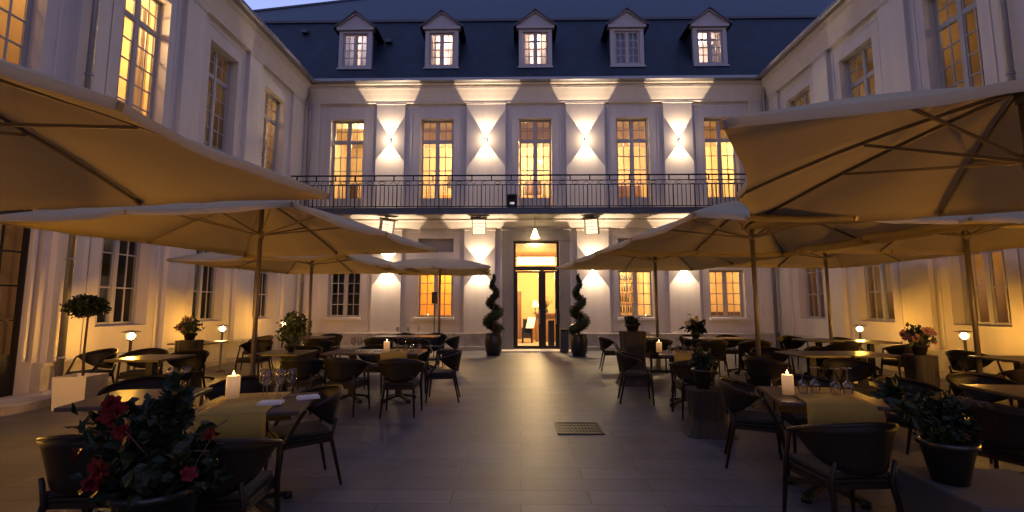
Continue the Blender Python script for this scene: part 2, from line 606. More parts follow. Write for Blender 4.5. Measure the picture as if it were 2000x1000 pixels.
COVE = [(-0.02,8.60),(-0.05,8.66),(-0.11,8.80),(-0.19,8.95),(-0.23,9.00),(-0.23,9.035),(0.12,9.035),(0.12,8.60)]
CORN = [(-0.25,9.035),(-0.25,9.10),(-0.31,9.12),(-0.31,9.22),(0.3,9.22),(0.3,9.035)]
GUT = [(-0.312,9.13),(-0.44,9.13),(-0.48,9.16),(-0.48,9.25),(-0.455,9.25),(-0.455,9.17),(-0.312,9.17)]

def moulding(parent, u0, u1):
    extrude_profile(MB(), CORN, u0, u1).build('cornice', M['trim'], parent)
    extrude_profile(MB(), GUT, u0, u1).build('gutter', M['zinc'], parent)
    f = MB(); extrude_profile(f, COVE, u0, u1); f.box(u0, u1, -0.03, 0.13, 8.555, 8.60)
    f.build('frieze', M['trim'], parent)

def downpipe(parent, u, v=-0.12, z0=0.0, z1=9.1):
    m = MB()
    m.tube([(u, v, z0), (u, v, z1-0.55), (u, v-0.05, z1-0.3), (u, -0.42, z1+0.08)], 0.05, 10)
    for z in (0.6, 2.2, 3.8, 5.4, 7.0, 8.3):
        m.lathe([(0.05,0),(0.062,0),(0.062,0.04),(0.05,0.04)], (u, v, z), 10)
    return m.build('downpipe', M['zinc'], parent)

def bay_lines(parent, u0, u1, z0, z1):
    """narrow raised moulding that outlines a recessed bay"""
    m = MB(); v = 0.085; t = 0.04
    m.box(u0, u0+t, v, 0.12, z0, z1); m.box(u1-t, u1, v, 0.12, z0, z1)
    m.box(u0+t, u1-t, v, 0.12, z1-t, z1)
    m.build('bay_moulding', M['trim'], parent)

# ============================================================ MAIN BUILDING (facade at the end of the courtyard)
main = empty('main_building', (0, D, 0), 0, 'cream two storey hotel facade with five French windows, balcony and slate mansard roof', 'building')
UW = [(-6.66,-5.50),(-3.50,-2.33),(-0.04,1.12),(3.36,4.50),(6.42,7.55)]
GW = [(-6.55,-5.44),(-3.50,-2.28),(3.32,4.50),(6.36,7.52)]
UZ = (4.60, 8.02); GZ = (1.08, 2.66)
DOOR = (-0.23, 1.32, 0.0, 3.66)
ops = [(a, b, *UZ) for a, b in UW] + [(a, b, *GZ) for a, b in GW] + [DOOR]
ops += [(-3.50, -2.28, 3.28, 3.76), (3.32, 4.50, 3.28, 3.76)]
wall_mesh(MB(), XL-0.3, XR+0.3, 0, 9.0, ops, 0.10, 0.42).build('wall', M['stucco'], main)
# pilasters
for (a, b) in ((XL, -7.08), (-5.03,-4.03), (-1.86,-0.50), (1.60,2.94), (4.98,5.98), (7.98, XR)):
    p = MB(); p.box(a, b, 0.0, 0.12, 4.72, 8.50); p.box(a-0.02, b+0.02, -0.02, 0.12, 4.60, 4.72); p.box(a-0.03, b+0.03, -0.022, 0.12, 8.50, 8.555)
    p.build('pilaster', M['trim'], main, bevel=0.006)
for (a, b) in ((XL, -7.05), (-5.03,-4.03), (-1.90,-0.85), (1.92,3.00), (4.98,6.00), (8.00, XR)):
    p = MB(); p.box(a, b, 0.0, 0.12, 0.56, 4.10); p.box(a-0.02, b+0.02, -0.02, 0.12, 4.02, 4.10)
    p.build('pilaster', M['trim'], main, bevel=0.006)
f = MB(); extrude_profile(f, [(-0.02,4.10),(-0.03,4.14),(-0.10,4.30),(-0.14,4.34),(-0.14,4.398),(0.12,4.398),(0.12,4.10)], XL, XR); f.build('string_course', M['trim'], main)
for (a, b) in ((-7.08,-5.03),(-4.03,-1.86),(-0.50,1.60),(2.94,4.98),(5.98,7.98)):
    bay_lines(main, a+0.10, b-0.10, 4.75, 8.44)
    for k in (0, 1):     # second, inner line beside the French windows
        uu = [w for w in UW if a < w[0] < b][0]
        x = uu[0]-0.32 if k == 0 else uu[1]+0.28
        m_ = MB(); m_.box(x, x+0.035, 0.078, 0.12, 4.75, 8.3); m_.build('bay_moulding', M['trim'], main)
for (a, b) in ((-7.05,-5.03),(-4.03,-1.90),(3.00,4.98),(6.00,8.00)):
    bay_lines(main, a+0.12, b-0.12, 0.62, 3.98)
for (a, b) in GW:
    s = MB(); s.box(a-0.06, b+0.06, 0.0, 0.42, 0.98, 1.075); s.build('window_sill', M['trim'], main, bevel=0.01)
p = MB()
for (a, b) in ((XL, -0.60), (1.68, XR)):
    p.box(a, b, -0.05, 0.11, 0.13, 0.50); p.box(a, b, -0.075, 0.11, 0.50, 0.56); p.box(a, b, -0.11, 0.11, 0.0, 0.13)
p.build('plinth', M['plinth'], main, bevel=0.008)
moulding(main, XL+0.0, XR-0.0)
downpipe(main, XL+0.20, -0.10)
downpipe(main, XR-0.14, -0.10)
# French windows, ground windows
for (a, b) in UW:
    window(main, a+0.02, b-0.02, UZ[0], UZ[1], 0.30, 4, trans=7.25, trows=2, panel=5.22, name='french_window')
for (a, b) in GW:
    window(main, a+0.02, b-0.02, GZ[0]+0.0, GZ[1], 0.28, 4)
for (a, b) in ((-3.50,-2.28),(3.32,4.50)):
    w = MB(); w.box(a, b, 0.30, 0.34, 3.28, 3.76)
    for k in range(1, 8): w.box(a+0.02, b-0.02, 0.27, 0.305, 3.28+k*0.06-0.012, 3.28+k*0.06+0.012)
    w.build('louvre', M['frame'], main)
# upper rooms
ur = [(-7.3,-4.6),(-4.5,-1.5),(-1.3,2.3),(2.5,5.4),(5.5,8.4)]
for i, (a, b) in enumerate(ur):
    room(main, a, b, 4.55, 8.25, 0.44, 3.4, power=(520, 380, 560, 500, 500)[i], color=(1.0, 0.72, 0.40), lamp=((0.6,0.35,0.5),(0.7,0.5,0.5),(0.4,0.45,0.5),(0.35,0.4,0.5),(0.4,0.5,0.5))[i])
    # a sloping ceiling beam shows in the top lights
    bm_ = MB(); bm_.box(a, b, 1.6, 1.8, 7.75, 8.25); bm_.build('ceiling_beam', M['wallpaint'], main)
# furniture, pictures and hanging lamps seen through the French windows
def item(name, m, *boxes):
    f = MB()
    for b_ in boxes: f.box(*b_)
    return f.build(name, M[m], main)
item('painting', 'woodfurn', (-6.45,-5.95,3.78,3.82,6.0,6.9)); item('wardrobe', 'woodfurn', (-5.55,-4.9,3.1,3.8,4.56,6.9))
item('easel', 'woodfurn', (-6.35,-6.31,1.0,1.05,4.56,6.15), (-6.35,-5.98,1.02,1.05,5.35,5.92), (-6.02,-5.98,1.0,1.05,4.56,5.95))
item('headboard', 'orangepaint', (-3.4,-2.0,3.5,3.8,4.56,6.1)); item('painting', 'unlitdark', (-3.1,-2.6,3.78,3.82,6.5,7.0))
item('sofa', 'orangepaint', (-0.5,1.6,2.4,3.1,4.56,5.35), (-0.5,1.6,3.0,3.2,5.35,5.9)); item('painting', 'woodfurn', (0.2,0.9,3.78,3.82,6.2,6.8))
item('cabinet', 'woodfurn', (4.0,4.9,2.9,3.6,4.56,6.3)); item('headboard', 'orangepaint', (2.8,3.9,3.5,3.8,4.56,6.0))
item('dresser', 'woodfurn', (6.3,7.1,2.6,3.2,4.56,5.7)); item('painting', 'orangepaint', (7.0,7.6,3.78,3.82,6.1,6.9))
for (x, z) in ((-5.95, 7.0), (0.85, 7.0), (3.75, 6.9), (6.75, 7.1)):
    f = MB(); f.lathe([(0.0,0.0),(0.13,0.0),(0.09,0.2),(0.0,0.2)], (x, 2.3, z), 14); f.tube([(x,2.3,z+0.2),(x,2.3,8.25)], 0.008, 5); f.build('pendant_shade', M['shadeglow'], main)
# ground rooms: dark dining room, orange room, bar, red room
room(main, -7.3, -4.6, 0.0, 3.5, 0.44, 3.0, 'unlitdark', 'unlitdark')
room(main, -4.5, -1.1, 0.0, 3.5, 0.44, 2.6, 'orangepaint', 'ceilpaint', power=260, color=(1.0,0.58,0.20), lamp=(0.5,0.5,0.4))
room(main, 2.6, 5.2, 0.0, 3.5, 0.44, 3.0, 'wallpaint', 'ceilpaint', power=420, color=(1.0,0.70,0.36), lamp=(0.55,0.4,0.5))
room(main, 5.4, 8.4, 0.0, 3.5, 0.44, 3.0, 'wallpaint', 'ceilpaint', power=200, color=(1.0,0.64,0.30), lamp=(0.4,0.4,0.7))
# shelves with bottles behind the bar window
s = MB()
for z in (1.2, 1.6, 2.0, 2.4, 2.8): s.box(3.0, 4.35, 2.3, 2.6, z, z+0.03)
for x in (3.0, 3.66, 4.32): s.box(x, x+0.03, 2.3, 2.6, 0.0, 2.95)
s.box(2.8, 4.0, 1.5, 2.0, 0, 1.12); s.build('bar_shelf', M['woodfurn'], main)
s = MB()
for z in (1.23, 1.63, 2.03, 2.43):
    x = 3.06
    while x < 4.25:
        h = random.uniform(0.2, 0.33); r = random.uniform(0.025, 0.04)
        s.lathe([(r,0),(r,h*0.6),(r*0.35,h*0.75),(r*0.35,h),(0,h)], (x, 2.42, z), 8); x += random.uniform(0.07, 0.12)
s.build('bottles', M['black'], main)
# furniture silhouettes in the red room
s = MB(); s.box(6.4, 6.8, 1.6, 2.3, 0, 2.1); s.box(7.0, 8.2, 1.5, 2.1, 0, 1.25); s.box(6.3,6.34,1.4,2.6,0.0,2.6); s.build('sideboard', M['woodfurn'], main)

# entrance: stone surround, dark metal frame, two glass leaves, transom
s = MB()
s.box(-0.60, -0.23, -0.06, 0.42, 0, 3.66); s.box(1.32, 1.68, -0.06, 0.42, 0, 3.66)
s.box(-0.60, 1.68, -0.06, 0.42, 3.66, 4.02); s.box(-0.64, 1.72, -0.10, 0.10, 4.02, 4.10)
s.build('door_surround', M['greystone'], main, bevel=0.008)
f = MB()
f.box(-0.23, -0.15, 0.14, 0.24, 0.0, 3.66); f.box(1.24, 1.32, 0.14, 0.24, 0.0, 3.66)
f.box(-0.15, 1.24, 0.14, 0.24, 3.58, 3.66); f.box(-0.15, 1.24, 0.14, 0.24, 2.66, 2.80)
f.box(0.68, 0.80, 0.14, 0.24, 0.0, 2.66)
fr = f.build('door_frame', M['darkframe'], main)
gl = MB(); gl.quad((-0.15,0.19,2.80),(1.24,0.19,2.80),(1.24,0.19,3.58),(-0.15,0.19,3.58)); gl.build('pane', M['glass'], fr)
def leaf(u0, u1, name='door'):
    f = MB(); t = 0.06
    f.box(u0, u0+t, 0.16, 0.21, 0.03, 2.64); f.box(u1-t, u1, 0.16, 0.21, 0.03, 2.64)
    f.box(u0+t, u1-t, 0.16, 0.21, 2.58, 2.64); f.box(u0+t, u1-t, 0.16, 0.21, 0.03, 0.13)
    d = f.build(name, M['darkframe'], main)
    q = MB(); q.quad((u0+t,0.185,0.13),(u1-t,0.185,0.13),(u1-t,0.185,2.58),(u0+t,0.185,2.58)); q.build('pane', M['glass'], d)
    h = MB(); h.bar((u1-0.03,0.13,0.85),(u1-0.03,0.13,1.35),0.025); h.bar((u1-0.03,0.13,0.9),(u1-0.03,0.165,0.9),0.02); h.bar((u1-0.03,0.13,1.3),(u1-0.03,0.165,1.3),0.02)
    h.build('handle', M['steel'], d)
leaf(-0.15, 0.68); leaf(0.80, 1.24)
room(main, -1.0, 2.5, 0.03, 3.62, 0.44, 4.6, 'wallpaint', 'woodfurn', 'palefloor', power=P_HALL, color=(1.0,0.66,0.28), lamp=(0.45,0.42,1.0))
s = MB(); s.box(-0.1, 1.2, 0.60, 0.78, 2.92, 3.16); s.build('hall_light', M['hallglow'], main)
light('hall_glow', 'POINT', (0.55, 0.9, 2.2), 15, (1.0,0.66,0.3), main, 0.15)
# counter, lamp, panel door, arch of dried branches and an armchair in the hall
s = MB(); s.box(0.62, 2.2, 3.3, 3.9, 0.03, 1.12); s.box(0.52, 2.3, 3.2, 4.0, 1.12, 1.17); s.build('reception_counter', M['woodfurn'], main)
s = MB(); s.box(-0.55, 0.05, 4.95, 5.0, 0.03, 2.1); s.box(-0.48, -0.02, 4.93, 4.96, 0.2, 1.0); s.box(-0.48, -0.02, 4.93, 4.96, 1.1, 2.0); s.build('panel_door', M['woodfurn'], main)
s = MB(); s.lathe([(0.0,0.0),(0.11,0.0),(0.14,0.02),(0.14,0.03),(0.09,0.28),(0.0,0.28)], (0.62, 3.6, 1.40), 16); s.build('lamp_shade', M['shadeglow'], main)
s = MB(); s.lathe([(0.07,0),(0.07,0.02),(0.02,0.04),(0.02,0.25)], (0.62, 3.6, 1.17), 12); s.build('lamp_foot', M['black'], main)
s = MB(); s.box(0.05, 0.48, 2.6, 3.05, 0.22, 0.42); s.box(0.05, 0.13, 2.6, 3.05, 0.03, 0.62); s.box(0.42, 0.48, 2.6, 3.05, 0.03, 0.62); s.box(0.10,0.46,2.98,3.10,0.3,0.95)
s.build('hall_armchair', M['black'], main, bevel=0.03)
s = MB(); s.bar((0.36,2.55,0.6),(0.46,2.95,1.0),0.30,0.03); s.build('cushion', M['white'], main)
s = MB(); s.box(1.0, 1.22, 1.2, 1.6, 0.03, 0.95); s.build('hall_cabinet', M['black'], main, bevel=0.01)
s = MB(); random.seed(3)
for k in range(26):
    a = random.uniform(-1.1, 1.1); L = random.uniform(0.2, 0.55)
    p0 = Vector((1.05, 3.5, 1.35)); p1 = p0 + Vector((math.sin(a)*L*0.6, random.uniform(-.1,.1), math.cos(a)*L))
    s.tube([p0, (p0+p1)/2+Vector((0,0,.03)), p1], 0.006, 4); s.lathe([(0,0),(0.022,0.012),(0,0.03)], p1, 6)
s.build('dried_branches', M['stem'], main)
s = MB(); s.lathe([(0.05,0),(0.09,0.08),(0.05,0.2),(0.045,0.2)], (1.05,3.5,1.17), 12); s.build('vase', M['black'], main)

# balcony slab and railing
BV = -0.92
s = MB(); s.box(XL, XR, BV, 0.10, 4.43, 4.57); s.box(XL, XR, BV+0.06, 0.10, 4.40, 4.43); s.build('balcony_slab', M['plinth'], main, bevel=0.01)
s = MB(); s.box(XL, XR, BV-0.025, BV-0.002, 4.41, 4.585); s.box(XL, XR, BV-0.045, BV+0.03, 4.585, 4.605); s.build('slab_fascia', M['lead'], main)
r = MB(); rv = BV+0.08; x0, x1 = XL+0.02, XR-0.02
r.box(x0, x1, rv-0.025, rv+0.025, 5.68, 5.72)
r.box(x0, x1, rv-0.012, rv+0.012, 5.515, 5.54)
r.box(x0, x1, rv-0.012, rv+0.012, 5.37, 5.395)
r.box(x0, x1, rv-0.015, rv+0.015, 4.655, 4.685)
x = x0+0.06; k = 0
while x < x1:
    if k % 5 == 0:
        r.box(x-0.015, x+0.015, rv-0.015, rv+0.015, 4.57, 5.395)
    else:
        r.box(x-0.010, x+0.010, rv-0.010, rv+0.010, 4.685, 5.37)
    x += 0.138; k += 1
x = x0+0.2
while x < x1:
    r.box(x-0.018, x+0.018, rv-0.018, rv+0.018, 5.54, 5.68)
    x += 0.64
# small wrought rings and lozenges in the band under the handrail
x = x0+0.5; k = 0
while x < x1-0.3:
    if k % 3 == 0:
        pts = [(x+0.11*math.cos(a), rv, 5.455+0.05*math.sin(a)) for a in [i*PI/6 for i in range(13)]]
    elif k % 3 == 1:
        pts = [(x-0.16, rv, 5.42), (x-0.05, rv, 5.50), (x, rv, 5.455), (x+0.05, rv, 5.41), (x+0.16, rv, 5.49)]
    else:
        pts = [(x-0.13, rv, 5.455), (x, rv, 5.51), (x+0.13, rv, 5.455), (x, rv, 5.40), (x-0.13, rv, 5.455)]
    r.tube(pts, 0.009, 5)
    x += 0.42; k += 1
r.build('balcony_railing', M['iron'], main)

# mansard roof, kerb, upper slope with a hip at its left end
KZ, KV = 12.79, 1.86
EZ, EV = 9.24, -0.12
rl, rr_ = -15.2, 20.0
RW, RH = 8.0, 7.2       # run and rise of the upper slope
m = MB()
DC = [-5.99, -2.835, 0.565, 3.87, 6.84]
fm = MB(); wall_mesh(fm, rl, rr_, EZ, KZ, [(c-0.50, c+0.50, 10.06, 11.47) for c in DC], 0.0, 0.10)
m.add([(x, y+EV+(z-EZ)*(KV-EV)/(KZ-EZ), z) for x, y, z in fm.v], fm.f)
m.quad((rl-2, -0.44, EZ-0.005), (rr_+2, -0.44, EZ-0.005), (rr_+2, EV+0.1, EZ-0.005), (rl-2, EV+0.1, EZ-0.005))
m.quad((rl, EV, EZ), (rl, KV, KZ), (rl, 16, KZ), (rl, 16, EZ))
m.quad((rl, KV, KZ), (rr_, KV, KZ), (rr_-11, KV+RW, KZ+RH), (rl+11.76, KV+RW, KZ+RH))
m.quad((rl, 18, KZ), (rl, KV, KZ), (rl+11.76, KV+RW, KZ+RH))
m.quad((rr_, KV, KZ), (rr_, 18, KZ), (rr_-11, KV+RW, KZ+RH))
m.quad((rr_, KV, KZ), (rr_, EV, EZ), (rr_, 16, EZ), (rr_, 16, KZ))
rf = m.build('roof', M['slate'], main)
m = MB(); m.bar((rl, KV-0.03, KZ), (rr_, KV-0.03, KZ), 0.10, 0.10); m.bar((rl, KV, KZ+0.02), (rl+11.76, KV+RW, KZ+RH+0.02), 0.14, 0.08)
for (x, t) in ((-5.0, 0.62), (4.4, 0.62), (-8.4, 0.8)):
    m.box(x-0.12, x+0.12, EV+(KV-EV)*t-0.14, EV+(KV-EV)*t+0.1, EZ+(KZ-EZ)*t-0.02, EZ+(KZ-EZ)*t+0.12)
m.build('roof_flashing', M['lead'], rf)

# dormers
DORM = [(-6.62,-5.36),(-3.45,-2.22),(-0.06,1.19),(3.25,4.49),(6.24,7.44)]
for i, (a, b) in enumerate(DORM):
    c = (a+b)/2; hw = 0.60
    z0, z1 = 10.02, 11.46; v = 0.30; vb = 1.7
    d = MB()
    iw = 0.455; zi0, zi1 = 10.10, 11.36
    wall_mesh(d, c-hw, c+hw, z0, z1, [(c-iw, c+iw, zi0, zi1)], v, v+0.14)
    d.box(c-hw-0.04, c+hw+0.04, v-0.06, v+0.1, z0-0.06, z0)
    dd = d.build('dormer', M['dormerwood'], main)
    # cheeks and back box
    for (k0, k1) in ((c-hw+0.003, c-hw+0.05), (c+hw-0.05, c+hw-0.003)):
        k = MB(); k.box(k0, k1, v+0.14, vb, z0-0.7, z1); k.build('dormer_cheek', M['slate'], dd)
    # entablature + pediment
    p = MB(); p.box(c-hw-0.08, c+hw+0.08, v-0.08, v+0.14, z1, z1+0.10)
    zb = z1+0.10; zt = z1+0.60
    e = [(c-hw-0.10, zb), (c+hw+0.10, zb), (c, zt)]
    p.add([(x, v-0.02, z) for x, z in e]+[(x, v+0.12, z) for x, z in e], [(0,1,2),(5,4,3),(0,3,4,1)])
    for sx in (-1, 1):
        p.bar((c+sx*(hw+0.12), v-0.05, zb+0.02), (c, v-0.05, zt+0.04), 0.07, 0.045)
    p.build('pediment', M['dormerwood'], dd)
    q = MB()
    for sx in (-1, 1):
        e0 = Vector((c+sx*(hw+0.19), 0, zb-0.02)); e1 = Vector((c, 0, zt+0.13))
        q.quad((e0.x, v-0.14, e0.z), (e1.x, v-0.14, e1.z), (e1.x, vb+0.6, e1.z), (e0.x, vb+0.6, e0.z))
        q.quad((e0.x, v-0.14, e0.z-0.045), (e1.x, v-0.14, e1.z-0.045), (e1.x, v-0.14, e1.z), (e0.x, v-0.14, e0.z))
        q.quad((e0.x, v-0.14, e0.z-0.045), (e1.x, v-0.14, e1.z-0.045), (e1.x, vb+0.6, e1.z-0.045), (e0.x, vb+0.6, e0.z-0.045))
    q.build('dormer_roof', M['lead'], dd)
    window(dd, c-iw+0.005, c+iw-0.005, zi0, zi1, v+0.05, 4, name='dormer_window')
    # little attic room behind each dormer
    a_ = MB()
    pw = 'pinkpaint'
    a_.quad((c-iw-.1, 1.9, zi0-.2), (c+iw+.1, 1.9, zi0-.2), (c+iw+.1, 1.9, 11.5), (c-iw-.1, 1.9, 11.5))
    a_.quad((c-iw-.1, v+.14, zi0-.2), (c-iw-.1, 1.9, zi0-.2), (c-iw-.1, 1.9, 11.5), (c-iw-.1, v+.14, 11.5))
    a_.quad((c+iw+.1, 1.9, zi0-.2), (c+iw+.1, v+.14, zi0-.2), (c+iw+.1, v+.14, 11.5), (c+iw+.1, 1.9, 11.5))
    a_.quad((c-iw-.1, v+.14, 11.5), (c-iw-.1, 1.9, 11.5), (c+iw+.1, 1.9, 11.5), (c+iw+.1, v+.14, 11.5))
    a_.quad((c-iw-.1, v+.14, zi0-.2), (c-iw-.1, 1.9, zi0-.2), (c+iw+.1, 1.9, zi0-.2), (c+iw+.1, v+.14, zi0-.2))
    a_.build('attic_room', M[pw], dd)
    if i == 3:
        curtains(dd, c-iw, c+iw, zi0, zi1, v+0.22, 'bluecurtain', 0.5)
    else:
        curtains(dd, c-iw, c+iw, zi0, zi1, v+0.24, 'curtain' if i != 0 else 'bluecurtain', (0.38, 0.22, 0.3, 0, 0.12)[i])
        light('attic_light', 'POINT', (c+(0.15,0.1,0.12,0,-0.1)[i], 1.2, 11.2), (60, 85, 70, 0, 55)[i], (1.0,0.66,0.48), dd, 0.08)

# ============================================================ WINGS
def wing(name, loc, rz, label, wins, span, lit, gdoor=None, pipes=()):
    w = empty(name, loc, rz, label, 'building')
    ops = []
    for i, (a, b) in enumerate(wins):
        ops.append((a, b, 5.05, 8.05))
        if gdoor == i: ops.append((a, b+0.35, 0.0, 3.86))
        else: ops.append((a, b, 1.08, 3.86))
    wall_mesh(MB(), span[0], span[1], 0, 9.0, ops, 0.10, 0.46).build('wall', M['stucco'], w)
    es = [span[0]]
    for (a, b) in wins: es += [a-0.36, b+0.36]
    es.append(span[1])
    es2 = es if es[-2] < es[-1] else es
    for k in range(0, len(es2), 2):
        a, b = es2[k], es2[k+1]
        if b-a < 0.05: continue
        if gdoor is not None and abs(a-wins[gdoor][1]-0.36) < 0.01: a += 0.12
        p = MB(); p.box(a, b, 0.0, 0.12, 0.56, 8.50); p.box(a-0.02, b+0.02, -0.02, 0.12, 8.50, 8.555)
        p.box(a, b, -0.012, 0.11, 4.52, 4.58)
        p.build('pilaster', M['trim'], w, bevel=0.006)
    for (a, b) in wins:
        bay_lines(w, a-0.24, b+0.24, 4.80, 8.42)
        bay_lines(w, a-0.24, b+0.24, 0.60, 4.30)
        s = MB(); s.box(a-0.05, b+0.05, 0.02, 0.46, 4.96, 5.048); s.build('window_sill', M['trim'], w, bevel=0.008)
    p = MB(); gd = wins[gdoor] if gdoor is not None else None
    segs = [(span[0], span[1])] if gd is None else [(span[0], gd[0]-0.02), (gd[1]+0.37, span[1])]
    for (a, b) in segs:
        p.box(a, b, -0.05, 0.11, 0.13, 0.50); p.box(a, b, -0.075, 0.11, 0.50, 0.56); p.box(a, b, -0.11, 0.11, 0.0, 0.13)
    p.build('plinth', M['plinth'], w, bevel=0.008)
    moulding(w, span[0], span[1])
    if gd:
        st = MB(); cx = (gd[0]+gd[1]+0.35)/2
        st.add([(cx+1.0*math.cos(PI+PI*k/24), 0.12+0.85*math.sin(PI+PI*k/24), z) for z in (0.0, 0.11) for k in range(25)],
               [(k, k+1, k+26, k+25) for k in range(24)]+[tuple(range(25, 50))])
        st.build('doorstep', M['plinth'], w)
    for u in pipes: downpipe(w, u)
    for i, (a, b) in enumerate(wins):
        window(w, a+0.01, b-0.01, 5.05, 8.05, 0.33, 5, trans=7.30, trows=2)
        if gdoor == i:
            window(w, a+0.01, b+0.34, 0.0, 3.86, 0.33, 4, trans=2.9, trows=2, panel=0.7, m='darkframe', name='french_window')
        else:
            window(w, a+0.01, b-0.01, 1.08, 3.86, 0.33, 4, trans=None)
        um, gm = lit[i]
        room(w, a-0.6, b+0.6, 4.7, 8.3, 0.48, 2.6, 'wallpaint' if um else 'unlitdark', 'ceilpaint' if um else 'unlitdark', power=um, color=(1.0,0.62,0.28), lamp=(0.45,0.2,0.8))
        room(w, a-0.6, b+0.6, 0.05, 4.3, 0.48, 2.6, 'wallpaint' if gm else 'unlitdark', 'ceilpaint' if gm else 'unlitdark', power=gm, color=(1.0,0.55,0.20), lamp=(0.5,0.5,1.0))
    # roof over the wing
    m = MB(); m.quad((span[0], -0.44, 9.225), (span[1], -0.44, 9.225), (span[1], 2.6, 11.2), (span[0], 2.6, 11.2))
    m.quad((span[0], 2.6, 11.2), (span[1], 2.6, 11.2), (span[1], 8, 9.2), (span[0], 8, 9.2))
    m.build('roof', M['slate'], w)
    return w

lw = wing('wing_building', (XL, 0, 0), R(90), 'cream courtyard wing on the left with one brightly lit tall window above the parasols', 
     [(3.3,4.45),(5.85,7.02),(8.42,9.58),(10.92,12.06),(13.42,14.60)], (-6, D), [(0,0),(60,3),(240,0),(4,0),(22,0)], gdoor=1, pipes=(7.62,))
rw = wing('wing_building', (XR, 0, 0), R(-90), 'cream courtyard wing on the right with dim windows above and amber window below',
     [(-14.82,-13.62),(-12.30,-11.12),(-9.65,-8.52),(-7.15,-6.0),(-4.6,-3.45)], (-D, 6), [(9,8),(6,3),(9,16),(0,0),(0,0)], pipes=(-7.86,))
# curtains behind the brightly lit left window and a lamp shade behind the amber right one
curtains(lw, 8.42, 9.58, 5.1, 7.9, 0.6, 'curtain', 0.30)
s = MB(); s.lathe([(0.0,0),(0.17,0),(0.12,0.28),(0,0.28)], (-9.25, 1.3, 2.55), 16); s.build('lamp_shade', M['shadeglow'], rw)
s = MB(); s.lathe([(0.14,0),(0.14,0.02),(0.015,0.05),(0.015,2.5)], (-9.25, 1.3, 0.05), 10); s.build('lamp_pole', M['black'], rw)
s = MB(); s.lathe([(0.0,0),(0.05,0),(0.05,1.6),(0,1.66)], (-11.4, 0.85, 1.3), 12); s.build('tube_lamp', M['shadeglow'], rw)

# ============================================================ WALL LAMPS, HEATERS, PENDANT
def wall_lamp(x, z, label, v=-0.075):
    ua, da = (66, 75) if z > 5 else (84, 80)
    t = empty('wall_lamp', (x, D, z), 0, label, 'wall lamp', 'up and down wall lamps on the facade')
    b = MB(); b.lathe([(0.0,-0.05),(0.045,-0.05),(0.05,-0.045),(0.05,0.045),(0.045,0.05),(0.0,0.05)], (0, v, 0), 16)
    b.build('lamp_body', M['steel'], t)
    b = MB(); b.box(-0.035, 0.035, v+0.03, 0.0, -0.045, 0.045); b.build('mounting_plate', M['steel'], t)
    b = MB(); b.lathe([(0.0,0.052),(0.034,0.052),(0.034,0.058),(0,0.058)], (0, v, 0), 12); b.lathe([(0.0,-0.058),(0.034,-0.058),(0.034,-0.052),(0,-0.052)], (0, v, 0), 12)
    b.build('lens', M['wallglow'], t)
    light('up_light', 'SPOT', (0, v, 0.062), P_WALL*random.uniform(0.85,1.1), (1.0,0.72,0.46), t, 0.012, (R(180),R(random.uniform(-1.5,1.5)),0), R(ua), 0.08)
    light('spill_light', 'POINT', (0, v-0.22, 0), 16, (1.0,0.72,0.46), t, 0.03)  # extra light hanging off the fixture, added to brighten the wall bays
    light('down_light', 'SPOT', (0, v, -0.062), P_WALL*random.uniform(0.8,1.1), (1.0,0.72,0.46), t, 0.012, (0,R(random.uniform(-1.5,1.5)),0), R(da), 0.08)
    return t
for x, z, l in ((-4.53,7.21,'first upper wall lamp from the left, above the balcony, throwing an hourglass of light'),
                (-1.19,7.21,'upper wall lamp left of the middle French window, lit up and down'),
                (2.27,7.18,'upper wall lamp right of the middle French window, lit up and down'),
                (5.50,7.15,'upper wall lamp nearest the big right parasol, lit up and down'),
                (-4.50,2.86,'lower wall lamp left of the orange window, its light leaving a parasol edge'),
                (-1.36,2.82,'lower wall lamp left of the entrance, above the left spiral topiary'),
                (2.45,2.80,'lower wall lamp right of the entrance, above the right spiral topiary'),
                (5.49,2.86,'lower wall lamp between the two lit ground floor windows right of the entrance')):
    wall_lamp(x, z, l)

def heater(x, z, rz, label):
    t = empty('patio_heater', (x, D-0.55, z), R(rz), label, 'patio heater', 'heaters hung below the balcony')
    tilt = Matrix.Diagonal((0.84, 1, 1.12, 1)) @ Matrix.Rotation(R(17), 4, 'X')
    b = MB()
    # open hood: back, sides, sloping top
    b.box(-0.25, 0.25, 0.10, 0.13, -0.22, 0.22, tilt)
    b.box(-0.258, -0.25, -0.12, 0.13, -0.23, 0.24, tilt); b.box(0.25, 0.258, -0.12, 0.13, -0.23, 0.24, tilt)
    b.box(-0.25, 0.25, -0.12, 0.10, 0.22, 0.24, tilt); b.box(-0.25, 0.25, 0.02, 0.10, -0.23, -0.222, tilt)
    b.box(-0.33, 0.33, -0.20, 0.16, 0.25, 0.275, tilt); b.build('hood', M['alu'], t)
    b = MB()
    b.box(-0.245, 0.245, 0.03, 0.06, -0.22, 0.215, tilt)
    b.build('radiant_panel', M['heatglow'], t)
    b = MB()
    for z_ in (-0.1, 0.0, 0.1): b.box(-0.245, 0.245, 0.0, 0.02, z_-0.004, z_+0.004, tilt)
    b.box(-0.003, 0.003, -0.015, 0.0, -0.2, 0.2, tilt)
    b.build('guard_bars', M['alu'], t)
    b = MB(); b.tube([(0, 0.03, 0.22), (0, 0.05, 4.39-z)], 0.018, 8); b.lathe([(0.0,0),(0.06,0),(0.06,0.02),(0,0.02)], (0,0.05,4.375-z), 12)
    b.build('hanger', M['steel'], t)
heater(-4.40, 4.02, 38, 'patio heater under the balcony turned to face the left tables')
heater(-1.35, 4.05, 0, 'patio heater under the balcony facing straight out, left of the entrance')
heater(2.35, 4.05, -22, 'patio heater under the balcony right of the entrance pendant')

